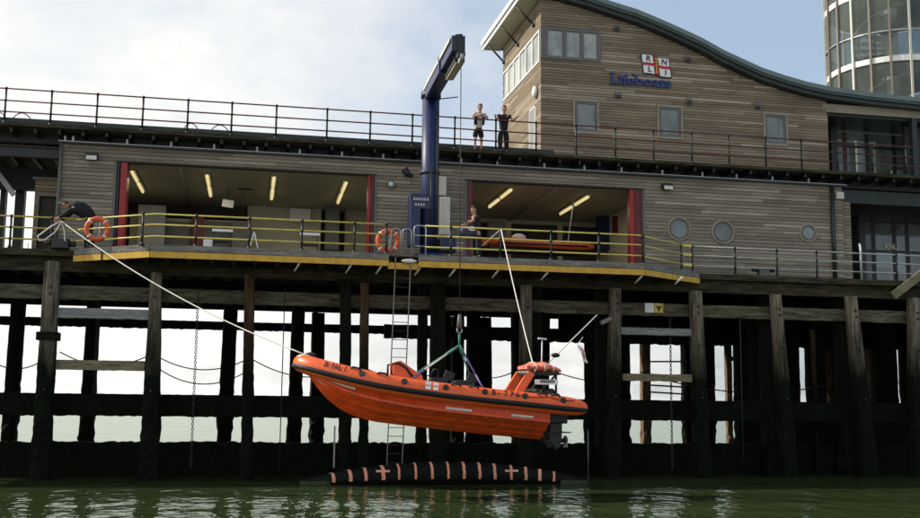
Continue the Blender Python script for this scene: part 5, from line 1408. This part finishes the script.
# crewman on the platform beside the crane, facing left
J = stand(((.05, -.36, 1.2), (-.05, -.52, 1.12)), ((-.14, -.32, 1.14), (-.02, -.52, 1.02)), .08)
J['head0'] = (0, -.12, 1.56); J['head1'] = (0, -.14, 1.65); J['face'] = (0, -.42, 1.56)
p = at(476.5, 240, -1.35)
person('crewman in black overalls standing at the platform rail right of the crane', (p.x, -1.35, DZ), R(-62), J, 'navycloth', 'navycloth', 'short', False)
# bag he leans over
c = at(467.5, 233, -1.6); t = thing('kit_bag', 'dark blue kit bag with white patch on the rail beside the crewman', 'bag', (c.x, -1.7, c.z - .3))
MB().sphere((c.x, -1.65, c.z + .02), .3, (1.05, .5, .8), 12).build('body', 'blue', t); MB().sphere((c.x + .12, -1.78, c.z + .12), .11, (1.2, .4, .7), 10).build('patch', 'white', t)
MB().tube([(c.x - .2, -1.65, c.z + .2), (c.x, -1.65, c.z + .4), (c.x + .2, -1.65, c.z + .2)], .018, 6).build('strap', 'black', t)
tag(MB().tube([at(482, 246, -1.8), at(500, 230, -2.05)], .02, 6).build('boathook', 'offwhite'), 'thin pale pole held by the crewman up to the platform rail', 'pole')
# left man bending over the rail, hauling the rope (facing left, -X)
J = dict(pelvis=(0, .26, 1.0), waist=(0, .10, 1.15), chest=(0, -.14, 1.29), neck=(0, -.37, 1.33), head0=(0, -.44, 1.35), head1=(0, -.53, 1.38), face=(0, -.72, 1.22),
         shL=(.19, -.24, 1.26), elL=(.20, -.46, 1.05), wrL=(.10, -.66, .93), shR=(-.19, -.24, 1.26), elR=(-.22, -.42, 1.03), wrR=(-.12, -.62, .90),
         hipL=(.10, .26, .93), knL=(.12, .18, .50), anL=(.13, .30, .09), toL=(.13, .12, .04), hipR=(-.10, .26, .93), knR=(-.12, .26, .50), anR=(-.13, .42, .09), toR=(-.13, .24, .04))
p = at(77, 235, .25)
person('man in black bending over the left rail, white rope in his hands', (p.x + .12, .12, DZ + .02), R(-80), J, 'navycloth', 'navycloth', 'long', False, bulk=1.2, scl=1.1)
man = [o for o in C.objects if o.name.startswith('person') and o.get('label', '').startswith('man in black bending')][0]
wv = MB(); wv.tube([(0, .32, .93), (0, .24, 1.06), (0, .12, 1.19), (0, -.04, 1.27), (0, -.18, 1.31), (0, -.30, 1.31), (0, -.38, 1.31)], [.15, .19, .215, .23, .215, .16, .07], 14)
me = bpy.data.meshes.new('jacket'); me.from_pydata([tuple(v) for v in wv.v], [], wv.f); me.materials.append(M['navycloth']); o = bpy.data.objects.new('jacket', me); C.objects.link(o); o.parent = man
for q_ in me.polygons: q_.use_smooth = True

# ------------------------------------------------------------------ light, sky
SUN_EL, SUN_DIR = 36, Vector((-.93, .30, 0)).normalized()
sun_d = bpy.data.lights.new('sun', 'SUN'); sun_d.energy = 4.8; sun_d.angle = R(.5); sun_d.color = (1, .93, .82)
sun = bpy.data.objects.new('sun', sun_d); C.objects.link(sun)
sv = Vector((SUN_DIR.x * math.cos(R(SUN_EL)), SUN_DIR.y * math.cos(R(SUN_EL)), math.sin(R(SUN_EL))))
sun.rotation_euler = sv.to_track_quat('Z', 'Y').to_euler()
w = bpy.data.worlds.new('World'); scene.world = w; w.use_nodes = True; nt = w.node_tree
bg = nt.nodes['Background']
sky = nd(nt, 'ShaderNodeTexSky', sky_type='NISHITA'); sky.sun_disc = False; sky.sun_elevation = R(SUN_EL)
sky.sun_rotation = math.atan2(SUN_DIR.x, SUN_DIR.y); sky.air_density = 1.1; sky.dust_density = 2.0
tc = nd(nt, 'ShaderNodeTexCoord'); sp = nd(nt, 'ShaderNodeSeparateXYZ'); nt.links.new(tc.outputs['Generated'], sp.inputs[0])
den = math_n(nt, 'ADD', math_n(nt, 'ABSOLUTE', sp.outputs[2]), .18)
cv = nd(nt, 'ShaderNodeCombineXYZ'); nt.links.new(math_n(nt, 'DIVIDE', sp.outputs[0], den), cv.inputs[0]); nt.links.new(math_n(nt, 'DIVIDE', sp.outputs[1], den), cv.inputs[1])
n1 = noise(nt, (1, .8, 1), 1.1, 9, .62, cv.outputs[0])
# thicker cloud toward the sun side and the horizon
lr = math_n(nt, 'MULTIPLY', sp.outputs[0], -.55)
el = math_n(nt, 'MULTIPLY', sp.outputs[2], -.55)
fac = math_n(nt, 'ADD', math_n(nt, 'ADD', n1, lr), math_n(nt, 'ADD', el, .31))
cl = ramp(nt, fac, [(.40, (0, 0, 0)), (.55, (.4, .4, .4)), (.78, (1, 1, 1))])
skys = mixc(nt, .38, sky.outputs[0], (5.0, 6.0, 7.3))
col = mixc(nt, cl, skys, (7.5, 7.4, 7.1))
nt.links.new(col, bg.inputs['Color']); bg.inputs['Strength'].default_value = .14

scene.view_settings.view_transform = 'Standard'; scene.view_settings.look = 'None'; scene.view_settings.exposure = 0
scene.render.engine = 'CYCLES'
scene.cycles.max_bounces = 8; scene.cycles.transparent_max_bounces = 16
scene.render.resolution_x = 1024; scene.render.resolution_y = 577
